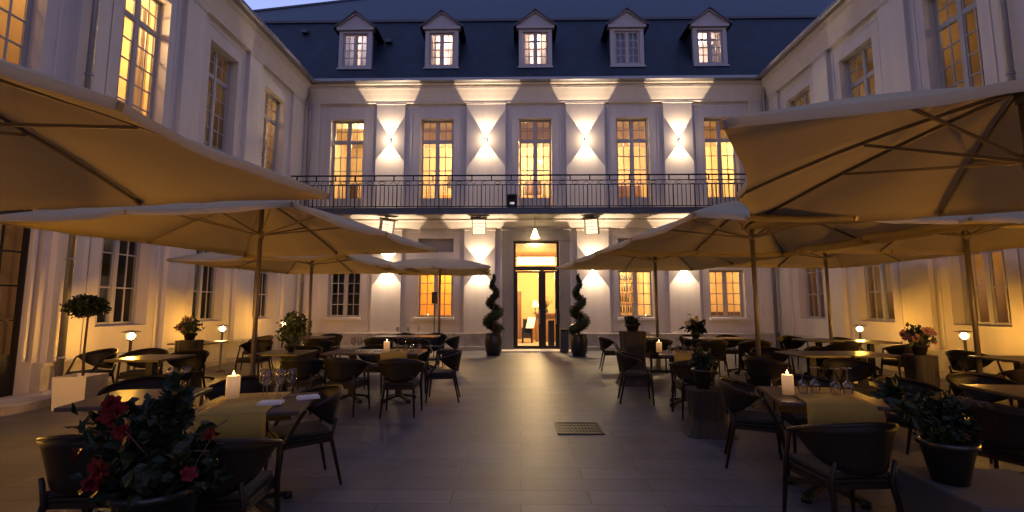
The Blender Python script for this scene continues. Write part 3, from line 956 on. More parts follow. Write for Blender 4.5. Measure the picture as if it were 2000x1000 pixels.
t = empty('pendant_lamp', (0.49, D-0.45, 3.68), 0, 'glowing cone pendant lamp hanging over the entrance door', 'pendant lamp')
b = MB(); b.lathe([(0.150,0.0),(0.142,0.02),(0.10,0.12),(0.06,0.24),(0.045,0.30),(0.0,0.315)], (0,0,0), 24); b.build('lamp_shade', M['pendantglow'], t)
b = MB(); b.tube([(0,0,0.31),(0,0,0.715)], 0.008, 6); b.build('cord', M['black'], t)
light('pendant_light', 'POINT', (0,0,-0.05), 14, (1.0,0.62,0.28), t, 0.08)

# portable speaker/lamp box on the balcony
t = empty('balcony_lantern', (-0.26, D-0.72, 4.57), 0, 'small dark lantern box standing behind the balcony railing', 'lantern')
b = MB()
for sx in (-1,1):
    for sy in (-1,1): b.box(sx*0.15-0.015, sx*0.15+0.015, sy*0.12-0.015, sy*0.12+0.015, 0, 0.46)
b.box(-0.17,0.17,-0.14,0.14,0.46,0.50); b.box(-0.165,0.165,-0.135,0.135,0.0,0.03); b.box(-0.14,0.14,0.10,0.11,0.03,0.46)
b.build('housing', M['iron'], t)
b = MB(); b.box(-0.07,0.07,-0.03,0.03,0.20,0.26); b.build('glowing_label', emit('glowing pale label', (1,0.95,0.9), 0.5), t)  # small pale label, its brightness put in as emission

# ============================================================ PARASOLS
def canopy_height(m, hub, edge, sag):
    return hub - (hub-edge)*m

def parasol(name, x, y, rot, half, label, hub=3.08, edge=2.48, group='square cream parasols over the tables', base=True):
    t = empty(name, (x, y, 0), R(rot), label, 'parasol', group)
    # canopy
    N = 8; ring = 14
    vs = [(0,0,hub)]; fs = []
    NA = 64
    for r in range(1, ring+1):
        f = r/ring
        for k in range(NA):
            a = 2*PI*k/NA
            ca, sa = math.cos(a), math.sin(a)
            mx = max(abs(ca), abs(sa))
            # edge between ribs pulled in a little
            ph = (k % 8)/8.0
            pull = 1 - 0.05*math.sin(PI*ph)*f
            px, py = ca/mx*half*f*pull, sa/mx*half*f*pull
            z = hub-(hub-edge)*f - 0.06*math.sin(PI*ph)*math.sin(PI*min(1, f*0.9)) + 0.05*math.sin(PI*f)
            z += 0.007*math.sin(a*23+r*1.1)*f*math.sin(PI*ph)+0.010*math.sin(a*3+x*5)*f*math.sin(PI*ph)
            vs.append((px, py, z))
    for k in range(NA): fs.append((0, 1+k, 1+(k+1) % NA))
    for r in range(ring-1):
        for k in range(NA):
            a = 1+r*NA+k; b = 1+r*NA+(k+1) % NA
            fs.append((a, a+NA, b+NA, b))
    # hem
    o = len(vs)
    for k in range(NA):
        p = vs[1+(ring-1)*NA+k]
        vs.append((p[0]*0.995, p[1]*0.995, p[2]-0.055))
    for k in range(NA):
        a = 1+(ring-1)*NA+k; b = 1+(ring-1)*NA+(k+1) % NA
        fs.append((a, o+k, o+(k+1) % NA, b))
    c = MB(); c.add(vs, fs, True); c.build('canopy', M['canvas'], t)
    # pole
    p = MB(); p.tube([(0,0,0.05),(0,0,hub-0.02)], 0.034, 16); p.lathe([(0.034,0),(0.05,0),(0.05,0.09),(0.034,0.09)], (0,0,hub-0.14), 16)
    p.lathe([(0.034,0),(0.052,0),(0.052,0.11),(0.034,0.11)], (0,0,edge-0.03), 16)
    p.build('pole', M['alu'], t)
    for k in range(8):
        a = PI/4*k
        mx = max(abs(math.cos(a)), abs(math.sin(a)))
        ex, ey = math.cos(a)/mx*half, math.sin(a)/mx*half
        def P(f, dz=-0.03): return Vector((ex*f, ey*f, hub-(hub-edge)*f+0.05*math.sin(PI*f)+dz))
        r_ = MB()
        pts = [P(f_) for f_ in (0.02,0.2,0.4,0.6,0.8,0.985)]
        for q in range(5): r_.bar(pts[q], pts[q+1], 0.018, 0.03)
        r_.bar(P(0.97,-0.035), P(1.0,-0.035), 0.03, 0.045)
        rb = r_.build('rib', M['alu'], t)
        s_ = MB(); s_.bar((ex/half*0.05, ey/half*0.05, edge+0.03), P(0.50,-0.05), 0.014, 0.024)
        s_.build('strut', M['alu'], rb)
    if base:
        b = MB(); b.box(-0.30,0.30,-0.30,0.30,0.0,0.06); b.build('base_plate', M['greybox'], t, bevel=0.01)
        b = MB(); b.lathe([(0.055,0.06),(0.055,0.30),(0.045,0.32),(0.034,0.32)], (0,0,0), 14); b.build('pole_socket', M['alu'], t)
    return t
parasol('parasol', -3.98, 2.50, -7.5, 1.99, 'huge cream parasol nearest the camera on the left, cutting across the left wing')
parasol('parasol', -3.87, 6.88, -10.5, 2.03, 'second cream parasol on the left, its pole rising behind the candle table')
parasol('parasol', -4.90, 10.95, -8, 1.95, 'third cream parasol back on the left, before the dark ground window', hub=2.95, edge=2.40)
parasol('parasol', -2.25, 13.15, 3, 1.42, 'small cream parasol in front of the orange lit window', hub=2.80, edge=2.46)
parasol('parasol', 3.73, 3.41, -26.5, 1.95, 'huge cream parasol nearest the camera on the right with curved corner edge')
parasol('parasol', 3.60, 7.30, 7, 1.95, 'second cream parasol on the right, pole behind the upturned wine glasses')
parasol('parasol', 3.12, 10.90, 8, 1.92, 'third cream parasol on the right, reaching toward the entrance')
parasol('parasol', 6.70, 10.40, 4, 1.70, 'far cream parasol beside the right wing in the outer row')
parasol('parasol', 6.72, 7.15, 3, 1.62, 'cream parasol beside the right wing in front of the amber window')
parasol('parasol', 7.20, 4.75, 2, 1.22, 'cream parasol tip at the right edge of the view, high by the wing wall')

# speaker on a stand by the orange window
t = empty('standing_speaker', (-2.36, 13.0, 0), 0, 'black speaker box on a thin stand before the orange window', 'speaker')
b = MB(); b.box(-0.075,0.075,-0.06,0.06,1.52,1.84); b.build('speaker_box', M['black'], t, bevel=0.01)
b = MB(); b.tube([(0,0,0.02),(0,0,1.52)], 0.012, 8); b.lathe([(0.0,0),(0.16,0),(0.16,0.015),(0.012,0.03)], (0,0,0), 16); b.build('stand', M['black'], t)

# ============================================================ LANTERN POSTS WITH BARE BULBS
def post(x, y, label, p=P_POST):
    t = empty('lamp_post', (x, y, 0), 0, label, 'lamp', 'low warm lamp posts between the tables')
    b = MB(); b.lathe([(0.0,0),(0.11,0),(0.11,0.02),(0.025,0.035),(0.022,0.850),(0.03,0.860),(0.03,0.890),(0.0,0.890)], (0,0,0), 16); b.build('post', M['alu'], t)
    b = MB(); b.tube([(0.075,0,0.880),(0.095,0,0.950),(0.06,0,1.015)], 0.005, 6); b.tube([(-0.075,0,0.880),(-0.095,0,0.950),(-0.06,0,1.015)], 0.005, 6)
    b.lathe([(0.03,0.870),(0.085,0.880),(0.085,0.887),(0.03,0.887)], (0,0,0), 16); b.build('guard', M['alu'], t)
    b = MB(); b.lathe([(0.14,1.010),(0.13,1.018),(0.06,1.030),(0.0,1.038),(0.0,1.032),(0.058,1.024),(0.128,1.013),(0.14,1.010)], (0,0,0), 24); b.build('hood', M['alu'], t)
    b = MB(); b.lathe([(0.012,0.890),(0.030,0.902),(0.047,0.925),(0.051,0.945),(0.044,0.972),(0.025,0.990),(0,0.996)], (0,0,0), 16); b.build('bulb', M['bulb'], t)
    light('bulb_light', 'POINT', (0,0,0.940), p, AMBER, t, 0.056)
    return t
post(-6.62, 8.00, 'lamp post with a blazing bulb beside the white planter, nearest on the left')
post(-6.70, 10.60, 'blazing lamp post just left of the second left parasol pole')
post(-6.70, 13.35, 'third blazing lamp post on the left, farthest, by the corner foliage')
post(-5.55, 3.95, 'unseen added lamp post among the left tables just outside the left edge of the view', 1050)  # out of view and stronger, added for amber light on floor and canopies
post(-6.75, 2.70, 'unseen added lamp post at the left wing beside the camera')  # out of view, added for more amber light along the left side
post(6.05, 4.00, 'unseen added lamp post among the right tables just outside the right edge of the view', 1050)  # unseen strong lamp, added to throw amber on the right floor and parasols
post(7.62, 3.10, 'unseen added lamp post at the right wing beside the camera')  # never in view, added for amber light along the right side
post(7.60, 10.80, 'blazing lamp post right of the second right parasol pole')
post(7.62, 8.32, 'blazing lamp post nearest the right wing')

# ============================================================ CHAIRS
def chair_proto():
    t = empty('armchair', (0,0,0), 0, 'x', 'chair', 'dark armchairs around the tables')
    # faces +y ; back on -y side
    s = MB(); s.box(-0.235,0.235,-0.20,0.235,0.405,0.435)
    s.build('seat', M['wickerdark'], t, bevel=0.012)
    s = MB(); s.box(-0.215,0.215,-0.19,0.225,0.437,0.475); s.build('cushion', M['cushion'], t, bevel=0.016)
    # curved shell back
    b = MB(); n = 24; rows = 6; vs = []; fs = []
    for side in (0, 1):
        for k in range(n+1):
            u = -1+2*k/n
            a = u*R(100)
            for j in range(rows+1):
                w = j/rows
                zb = 0.475+0.21*abs(u)**2.2
                zt = 0.80-0.115*abs(u)**1.6
                z = zb+(zt-zb)*w
                rr = 0.272+0.045*w-0.012*(1-w)+(0.014 if side else 0)
                if j == rows: rr += 0.012
                vs.append((rr*math.sin(a)*1.0, -0.02-rr*math.cos(a)*0.92, z))
    st = (n+1)*(rows+1)
    for k in range(n):
        for j in range(rows):
            i = k*(rows+1)+j
            fs.append((i, i+rows+1, i+rows+2, i+1)); fs.append((st+i+1, st+i+rows+2, st+i+rows+1, st+i))
        i = k*(rows+1)+rows; fs.append((i, i+rows+1, st+i+rows+1, st+i))
        i = k*(rows+1); fs.append((i+rows+1, i, st+i, st+i+rows+1))
    for k in (0, n):
        for j in range(rows):
            i = k*(rows+1)+j; fs.append((i, i+1, st+i+1, st+i) if k == 0 else (i+1, i, st+i, st+i+1))
    b.add(vs, fs, True); b.build('backrest', M['wickerdark'], t)
    b = MB()
    pts = []
    for k in range(19):
        u = -1+2*k/18; a = u*R(101)
        pts.append((0.332*math.sin(a), -0.02-0.322*0.92*math.cos(a), 0.805-0.115*abs(u)**1.6))
    b.tube(pts, [0.010]+[0.016]*17+[0.010], 8); b.build('top_rail', M['chairleg'], t)
    for sx in (-1, 1):
        l = MB(); l.tube([(sx*0.262,0.235,0.0),(sx*0.245,0.205,0.40),(sx*0.30,0.05,0.68)], [0.012,0.020,0.014], 8); l.build('leg', M['chairleg'], t)
        l = MB(); l.tube([(sx*0.235,-0.285,0.0),(sx*0.205,-0.195,0.41),(sx*0.20,-0.24,0.56)], [0.012,0.020,0.013], 8); l.build('leg', M['chairleg'], t)
    a = MB(); a.bar((-0.22,0.20,0.385),(0.22,0.20,0.385),0.02,0.035); a.bar((-0.20,-0.18,0.385),(0.20,-0.18,0.385),0.02,0.035)
    for sx in (-1,1): a.bar((sx*0.225,0.2,0.386),(sx*0.205,-0.18,0.386),0.02,0.033)
    a.build('seat_rail', M['chairleg'], t)
    return remember(t)
chair0 = chair_proto()
used = [False]
def chair(x, y, rot, label):
    c = chair0 if not used[0] else clone(chair0)
    used[0] = True
    c.location = (x, y, 0); c.rotation_euler = (0, 0, R(rot))
    c.scale = (0.94, 0.94, 0.94)
    c['label'] = label
    return c

# ============================================================ TABLES
def table_proto():
    t = empty('bistro_table', (0,0,0), 0, 'x', 'table', 'dark wooden bistro tables')
    b = MB(); b.box(-0.36,0.36,-0.36,0.36,0.72,0.75); b.build('table_top', M['tabletop'], t, bevel=0.005)
    b = MB(); b.box(-0.045,0.045,-0.045,0.045,0.06,0.70); b.box(-0.22,0.22,-0.03,0.03,0.70,0.72); b.box(-0.03,0.03,-0.22,0.22,0.698,0.718); b.build('column', M['tableiron'], t)
    for k in range(4):
        a = PI/4+PI/2*k
        d = Vector((math.cos(a), math.sin(a), 0))
        f = MB(); f.bar(d*0.03+Vector((0,0,0.085)), d*0.27+Vector((0,0,0.035)), 0.05, 0.035); f.lathe([(0,0),(0.035,0),(0.035,0.045),(0.0,0.05)], d*0.275, 10)
        f.build('foot', M['tableiron'], t)
    return remember(t)
table0 = table_proto()
usedt = [False]
def table(x, y, rot, label):
    c = table0 if not usedt[0] else clone(table0)
    usedt[0] = True
    c.location = (x, y, 0); c.rotation_euler = (0, 0, R(rot))
    c['label'] = label
    return c

def runner(x, y, rot, w, label, drop=0.22, half=0.36, axis='y'):
    """linen runner lying across the table top and hanging over both ends"""
    m = MB()
    prof = [(-half-0.014, 0.75-drop), (-half-0.012, 0.745), (-half-0.004, 0.7555), (half+0.004, 0.7555), (half+0.012, 0.745), (half+0.014, 0.75-drop)]
    vs = []; n = 10
    for i, (v, z) in enumerate(prof):
        for k in range(n+1):
            u = -w/2+w*k/n
            dv = 0.006*math.sin(k*1.3) if i in (0, 5) else 0
            vs.append((u, v+dv*(1 if v > 0 else -1), z))
    fs = [(i*(n+1)+k, i*(n+1)+k+1, (i+1)*(n+1)+k+1, (i+1)*(n+1)+k) for i in range(5) for k in range(n)]
    m.add(vs, fs, True)
    o = m.build('table_runner', M['runner'])
    sm = o.modifiers.new('thickness', 'SOLIDIFY'); sm.thickness = 0.003; sm.offset = 1
    o.location = (x, y, 0.0); o.rotation_euler = (0, 0, R(rot))
    return tag(o, label, 'table runner', 'mustard table runners')

# ============================================================ TABLEWARE
def candle(x, y, z, label, h=0.15, r=0.04, lit=True):
    t = empty('pillar_candle', (x, y, z), 0, label, 'candle', 'thick pillar candles on the tables')
    b = MB(); b.lathe([(0.0,0),(r,0),(r*1.01,h*0.5),(r,h-0.006),(r-0.005,h),(r*0.6,h-0.012),(0.0,h-0.016)], (0,0,0), 20); b.build('wax', M['wax'], t)
    b = MB(); b.tube([(0,0,h-0.016),(0.001,0,h+0.004)], 0.0015, 5); b.build('wick', M['black'], t)
    if lit:
        b = MB(); b.lathe([(0.0,0),(0.006,0.007),(0.007,0.014),(0.003,0.026),(0.0,0.036)], (0,0,h), 10); b.build('flame', M['flame'], t)
        light('flame_light', 'POINT', (0,0,h+0.03), P_CANDLE, (1.0,0.55,0.2), t, 0.012)
    return t

GPROF = [(0.0,0.0),(0.034,0.0),(0.034,0.003),(0.006,0.008),(0.0038,0.03),(0.0038,0.085),(0.012,0.095),(0.032,0.118),(0.038,0.145),(0.035,0.18),(0.030,0.205),(0.0288,0.205),(0.0335,0.18),(0.0365,0.145),(0.030,0.120),(0.0,0.100)]
gm_ = MB(); gm_.lathe(GPROF, (0,0,0), 18)
glass0 = gm_.build('wine_glass', M['drink']); glass_used = [False]
def glass(x, y, z, label, up=True, group='wine glasses'):
    o = glass0 if not glass_used[0] else glass0.copy()
    if glass_used[0]: col.objects.link(o)
    glass_used[0] = True
    o.location = (x, y, z if up else z+0.2065)
    o.rotation_euler = (0 if up else PI, 0, 0)
    return tag(o, label, 'wine glass', group)

ORD = ['leftmost','second from the left','third from the left','fourth from the left','rightmost']
def nth(k, n): return ORD[-1] if k == n-1 else ORD[k]

def napkin(x, y, z, rot, label):
    b = MB(); b.box(-0.08,0.08,-0.055,0.055,0,0.012); b.box(-0.075,0.078,-0.05,0.05,0.012,0.02)
    o = b.build('napkin', M['napkin'], bevel=0.004); o.location = (x, y, z); o.rotation_euler = (0,0,R(rot))
    return tag(o, label, 'napkin', 'folded napkins')

# ============================================================ PLANTS
def leaves(mb, pts, size=0.05, jitter=0.4, rng=random, ratio=0.45):
    for p in pts:
        d = Vector((rng.gauss(0,1), rng.gauss(0,1), rng.gauss(0,1)+0.2)).normalized()
        u = d.cross(Vector((rng.gauss(0,1), rng.gauss(0,1), rng.gauss(0,1)))).normalized()
        s_ = size*rng.uniform(1-jitter, 1+jitter)
        p = Vector(p)
        w = u*s_*ratio
        nrm = d.cross(u)*s_*0.12
        mb.add([p, p+d*s_*0.4+w*0.9+nrm, p+d*s_*0.8+w*0.55, p+d*s_*1.15, p+d*s_*0.8-w*0.55, p+d*s_*0.4-w*0.9+nrm], [(0,1,2,3),(0,3,4,5)])

def blob_pts(c, rad, n, rng, shell=0.55):
    out = []
    for _ in range(n):
        v = Vector((rng.gauss(0,1), rng.gauss(0,1), rng.gauss(0,1))).normalized()
        k = rng.uniform(shell, 1.0)
        k *= 1+0.14*math.sin(5*v.x+3*v.z)+0.10*math.sin(7*v.y+v.z*4)
        out.append((c[0]+v.x*rad[0]*k, c[1]+v.y*rad[1]*k, c[2]+v.z*rad[2]*k))
    return out

def petals(mb, c, r, rng, n=6):
    c = Vector(c)
    ax = Vector((rng.gauss(0,1), rng.gauss(0,1)-0.8, rng.gauss(0,0.6)+0.5)).normalized()
    e1 = ax.cross(Vector((0.3,0.2,1))).normalized(); e2 = ax.cross(e1)
    for k in range(n):
        a = 2*PI*k/n+rng.uniform(-.2,.2)
        d = (e1*math.cos(a)+e2*math.sin(a))
        s_ = (e2*math.cos(a)-e1*math.sin(a))
        mb.add([c, c+d*r*0.6+s_*r*0.45+ax*r*0.35, c+d*r*1.1+s_*r*0.2+ax*r*0.45, c+d*r*1.1-s_*r*0.2+ax*r*0.45, c+d*r*0.6-s_*r*0.45+ax*r*0.35], [(0,1,2,3,4)])

def potprof(r0, r1, h, lip=0.015):
    return [(0,0),(r0,0),(r1-0.005,h*0.86),(r1+lip,h*0.88),(r1+lip,h),(r1-0.01,h),(r1-0.02,h-0.04),(0,h-0.045)]

# spiral topiaries in round pots
def spiral(x, y, ph, label, mirror=1, seed=1):
    rng = random.Random(seed)
    t = empty('spiral_topiary', (x, y, 0), 0, label, 'topiary', 'spiral topiaries beside the entrance')
    b = MB(); b.lathe([(0,0),(0.19,0),(0.235,0.12),(0.262,0.36),(0.255,0.50),(0.225,0.58),(0.235,0.61),(0.245,0.64),(0.22,0.645),(0.20,0.60),(0,0.59)], (0,0,0), 28); b.build('pot', M['pot'], t)
    b = MB(); b.tube([(0,0,0.55),(0,0,1.2),(0.01,0,1.9),(0,0,2.3)], [0.03,0.026,0.018,0.008], 8); b.build('trunk', M['stem'], t)
    c = MB(); n = 200; z0, z1 = 0.74, 2.38; cen = []
    for k in range(n+1):
        f = k/n
        a = ph+mirror*f*2*PI*2.9
        R_ = 0.165*(1-f)**0.7+0.03*(1-f)
        r = 0.165*(1-f)**0.75+0.030
        cen.append((Vector((R_*math.cos(a), R_*math.sin(a), z0+(z1-z0)*f**0.95)), r))
    c.tube([p for p, _ in cen][::4], [r*0.80 for _, r in cen][::4], 10)
    pts = []
    for p, r in cen:
        for _ in range(int(26*(0.35+r/0.165))):
            v = Vector((rng.gauss(0,1), rng.gauss(0,1), rng.gauss(0,1))).normalized()
            pts.append(p+v*r*rng.uniform(0.78,1.03))
    leaves(c, pts, 0.032, rng=rng, ratio=0.4)
    c.build('foliage', M['leaf'], t)
spiral(-0.80, 14.25, 0.6, 'spiral clipped topiary in a dark round pot left of the entrance', 1, 11)
spiral(1.73, 14.10, 3.4, 'spiral clipped topiary in a dark round pot right of the entrance', 1, 12)

# waste bin
t = empty('waste_bin', (1.37, 14.95, 0.035), 0, 'narrow dark waste bin between the door and the right spiral topiary', 'bin')
b = MB(); b.box(-0.13,0.13,-0.13,0.13,0,0.62); b.build('bin_body', M['greybox'], t, bevel=0.012)
b = MB(); b.box(-0.14,0.14,-0.14,0.14,0.66,0.70); b.box(-0.12,0.12,-0.12,0.12,0.62,0.66); b.build('lid', M['black'], t, bevel=0.012)

# ball topiary in the white square planter
rng = random.Random(5)
t = empty('standard_tree', (-6.35, 6.85, 0), R(8), 'flat topped standard tree in a white square planter by the left wing', 'tree')
b = MB()
w0, w1, h = 0.20, 0.22, 0.46
vs = [(-w0,-w0,0),(w0,-w0,0),(w0,w0,0),(-w0,w0,0),(-w1,-w1,h),(w1,-w1,h),(w1,w1,h),(-w1,w1,h),(-w1+.03,-w1+.03,h),(w1-.03,-w1+.03,h),(w1-.03,w1-.03,h),(-w1+.03,w1-.03,h),(-w1+.03,-w1+.03,h-.05),(w1-.03,-w1+.03,h-.05),(w1-.03,w1-.03,h-.05),(-w1+.03,w1-.03,h-.05)]
b.add(vs, [(3,2,1,0),(0,1,5,4),(1,2,6,5),(2,3,7,6),(3,0,4,7),(4,5,9,8),(5,6,10,9),(6,7,11,10),(7,4,8,11),(8,9,13,12),(9,10,14,13),(10,11,15,14),(11,8,12,15),(12,13,14,15)])
b.build('planter', M['whitebox'], t)
b = MB(); b.tube([(0.02,0,0.45),(0.0,0.01,0.8),(0.015,0,1.3),(0.0,0,1.5)], [0.018,0.015,0.013,0.012], 8)
for k in range(9):
    a = k*0.7; b.tube([(0,0,1.25+0.02*k),(0.13*math.cos(a),0.13*math.sin(a),1.42),(0.24*math.cos(a),0.24*math.sin(a),1.5)], [0.008,0.006,0.003], 5)
b.build('trunk', M['stem'], t)
c = MB(); leaves(c, blob_pts((0,0,1.45), (0.25,0.25,0.15), 5200, rng, 0.4), 0.03, rng=rng); c.build('crown', M['leaf'], t)

def potted(name, x, y, z, label, pr=0.16, ph=0.28, fr=(0.25,0.25,0.25), n=700, size=0.06, flowers=None, nf=8, fsize=0.05, seed=1, cat='potted plant', lf='leaf', stems=8, lift=0.0, group=None, pot='pot'):
    rng = random.Random(seed)
    t = empty(name, (x, y, z), 0, label, cat, group)
    b = MB(); b.lathe(potprof(pr*0.72, pr, ph), (0,0,0), 24); b.build('pot', M[pot], t)
    c0 = (0, 0, ph+fr[2]*0.75+lift)
    b = MB()
    for k in range(stems):
        a = rng.uniform(0, 2*PI); q = rng.uniform(0.3, 1.0)
        e = Vector((math.cos(a)*fr[0]*q, math.sin(a)*fr[1]*q, c0[2]+fr[2]*rng.uniform(0,0.9)))
        b.tube([(0.02*math.cos(a),0.02*math.sin(a),ph-0.05), (e.x*0.4, e.y*0.4, (ph+e.z)/2), e], [0.006,0.005,0.003], 5)
    b.build('stems', M['stem'], t)
    c = MB(); leaves(c, blob_pts(c0, fr, n, rng, 0.2), size, rng=rng); c.build('foliage', M[lf], t)
    if flowers:
        for k in range(nf):
            v = Vector((rng.gauss(0,1), rng.gauss(0,1)-0.5, rng.gauss(0,0.8)+0.3)).normalized()
            f = MB(); p = (c0[0]+v.x*fr[0]*1.02, c0[1]+v.y*fr[1]*1.02, c0[2]+v.z*fr[2]*1.02)
            petals(f, p, fsize*rng.uniform(0.8,1.2), rng); petals(f, p, fsize*0.7, rng)
            f.build('flower', M[flowers], t)
    return t

# fluted tall pedestal planters (flared foot)
def pedestal(x, y, w, d, h, rot, label, m='corten', flare=1.22, name='planter_pedestal', neck=0.8):
    t = MB(); n = 14; N_ = 40
    vs = []; 
    for j in range(n+1):
        f = j/n
        s_ = flare-(flare-neck)*min(1, (f/0.35))**0.6 if f < 0.35 else neck+(1-neck)*((f-0.35)/0.65)**1.5*0.5
        for k in range(N_):
            a = 2*PI*k/N_
            ca, sa = math.cos(a), math.sin(a)
            q = (abs(ca)**6+abs(sa)**6)**(-1/6)
            fl = 1+0.018*math.cos(a*20)
            vs.append((ca*q*w/2*s_*fl, sa*q*d/2*s_*fl, h*f))
    fs = [(j*N_+k, j*N_+(k+1) % N_, (j+1)*N_+(k+1) % N_, (j+1)*N_+k) for j in range(n) for k in range(N_)]
    fs += [tuple(n*N_+k for k in range(N_)), tuple(range(N_))[::-1]]
    t.add(vs, fs, False)
    o = t.build(name, M[m]); o.location = (x, y, 0); o.rotation_euler = (0,0,R(rot))
    return tag(o, label, 'pedestal', 'flared brown planter pedestals')
pedestal(2.12, 9.05, 0.50, 0.42, 0.98, 5, 'tall flared brown pedestal beside the aisle on the right, third table back')
potted('potted_plant', 2.12, 9.05, 0.98, 'dark low pot plant on the tall flared pedestal right of the aisle', 0.13, 0.12, (0.16,0.16,0.09), 260, 0.05, seed=21)
pedestal(2.15, 5.62, 0.46, 0.42, 0.50, -6, 'broad low flared brown pedestal by the aisle on the right, near the floor grate')
potted('potted_plant', 2.13, 5.66, 0.50, 'dark slim pot plant on the broad low pedestal right of the aisle', 0.11, 0.22, (0.12,0.12,0.12), 300, 0.06, seed=22)
pedestal(-5.75, 8.2, 0.36, 0.34, 0.86, 0, 'narrow brown pedestal among the left tables near the second lamp post', flare=1.08, neck=0.95)
potted('flowering_plant', -5.75, 8.2, 0.86, 'leafy plant with pale pink flowers on the narrow left pedestal', 0.10, 0.13, (0.18,0.18,0.15), 360, 0.055, 'pink', 7, 0.05, seed=23, lf='leaf2')
pedestal(5.55, 6.75, 0.32, 0.30, 0.78, 0, 'brown pedestal between the two right lamp posts', flare=1.08, neck=0.95)
potted('flowering_plant', 5.55, 6.75, 0.78, 'pink flowering plant standing between the two right lamp posts', 0.10, 0.13, (0.17,0.16,0.15), 380, 0.05, 'pink', 9, 0.05, seed=24, lf='leaf2')

# foreground right: grey planter box carrying a leafy pot
b = MB(); b.box(-0.34,0.34,-0.32,0.32,0.0,0.45); o = b.build('planter_box', M['greybox'], bevel=0.012); o.location = (2.66, 2.80, 0); o.rotation_euler = (0,0,R(-4))
tag(o, 'grey box pedestal in the bottom right foreground', 'pedestal')
rng = random.Random(31)
t = empty('potted_plant', (2.46, 2.86, 0.45), 0, 'dark leafy pot plant on the grey box in the right foreground', 'potted plant')
b = MB(); b.lathe(potprof(0.10, 0.155, 0.26), (0,0,0), 28); b.build('pot', M['pot'], t)
c = MB(); leaves(c, blob_pts((0.0,0,0.37), (0.17,0.17,0.17), 900, rng, 0.3), 0.045, rng=rng); c.build('foliage', M['leaf'], t)
b = MB(); c = MB(); petm = MB()
for k in range(9):
    a = PI+rng.uniform(-0.7, 0.5); L = rng.uniform(0.22, 0.42)
    e = Vector((math.cos(a)*L, math.sin(a)*L*0.6, 0.40+rng.uniform(0.0,0.2)))
    b.tube([(0,0,0.25),(e.x*0.5,e.y*0.5,0.44),e], [0.006,0.005,0.003], 5)
    for q in range(9):
        f = 0.35+0.65*q/8; p = Vector((e.x*f, e.y*f, 0.30+(e.z-0.30)*f))
        leaves(c, [p], 0.085, 0.2, rng, 0.28)
    leaves(c, [e]*5, 0.09, 0.2, rng, 0.28)
for k in range(16):   # arching grass-like fronds on the right
    a = rng.uniform(-0.9, 0.5); L = rng.uniform(0.2, 0.3)
    pts = [Vector((math.cos(a)*L*f, math.sin(a)*L*f, 0.30+0.22*math.sin(f*2.2))) for f in (0,0.3,0.6,0.85,1.0)]
    b.tube(pts, [0.003]*4+[0.001], 4)
b.build('stems', M['stem'], t); c.build('leafy_shoots', M['leaf'], t); t.scale = (0.84, 0.84, 0.90)

# foreground left: dense plant with red flowers
b = MB(); b.box(-0.24,0.24,-0.22,0.22,0.0,0.36); o = b.build('planter_box', M['greybox'], bevel=0.012); o.location = (-1.72, 2.28, 0); o.rotation_euler = (0,0,R(6))
tag(o, 'dark box pedestal hidden under the red flowers in the bottom left foreground', 'pedestal')
rng = random.Random(41)
t = empty('flowering_plant', (-1.74, 2.34, 0.36), 0, 'dense dark plant with red flowers in the bottom left foreground', 'potted plant')
b = MB(); b.lathe(potprof(0.13, 0.19, 0.24), (0,0,0), 28); b.build('pot', M['pot'], t)
c = MB()
pts = blob_pts((0.0,0,0.32), (0.29,0.25,0.20), 900, rng, 0.2)+blob_pts((-0.12,0,0.46), (0.16,0.16,0.16), 320, rng, 0.2)+blob_pts((0.05,0.0,0.56), (0.055,0.055,0.19), 420, rng, 0.1)
leaves(c, pts, 0.055, rng=rng); 
pts = [(-0.30+rng.uniform(-.06,.06), rng.uniform(-.1,.1), 0.45+rng.uniform(-.04,.14)) for _ in range(26)]
leaves(c, pts, 0.10, 0.2, rng, 0.22)
c.build('foliage', M['leaf'], t)
b = MB()
for k in range(12):
    a = rng.uniform(0, 2*PI); e = Vector((math.cos(a)*0.28, math.sin(a)*0.24, 0.35+rng.uniform(0,0.25)))
    b.tube([(0,0,0.2), (e.x*0.4,e.y*0.4,0.4), e], [0.007,0.005,0.003], 5)
for e in ((0.27,-0.05,0.46),(0.22,-0.1,0.30)): b.tube([(0.05,0,0.3),(0.2,-0.03,0.36),e], [0.005,0.004,0.002], 5)
b.build('stems', M['stem'], t)
for p, r in (((-0.14,-0.12,0.58),0.075),((-0.07,-0.16,0.52),0.06),((-0.08,-0.24,0.38),0.07),((-0.11,-0.24,0.33),0.06),((-0.33,-0.08,0.40),0.045),((0.27,-0.05,0.48),0.035),((0.22,-0.12,0.32),0.045),((0.08,-0.22,0.36),0.03),((-0.18,-0.10,0.63),0.05)):
    f = MB(); petals(f, p, r*0.8, rng, 6); petals(f, p, r*0.62, rng, 5); petals(f, p, r*0.45, rng, 5); f.build('flower', M['red'], t)

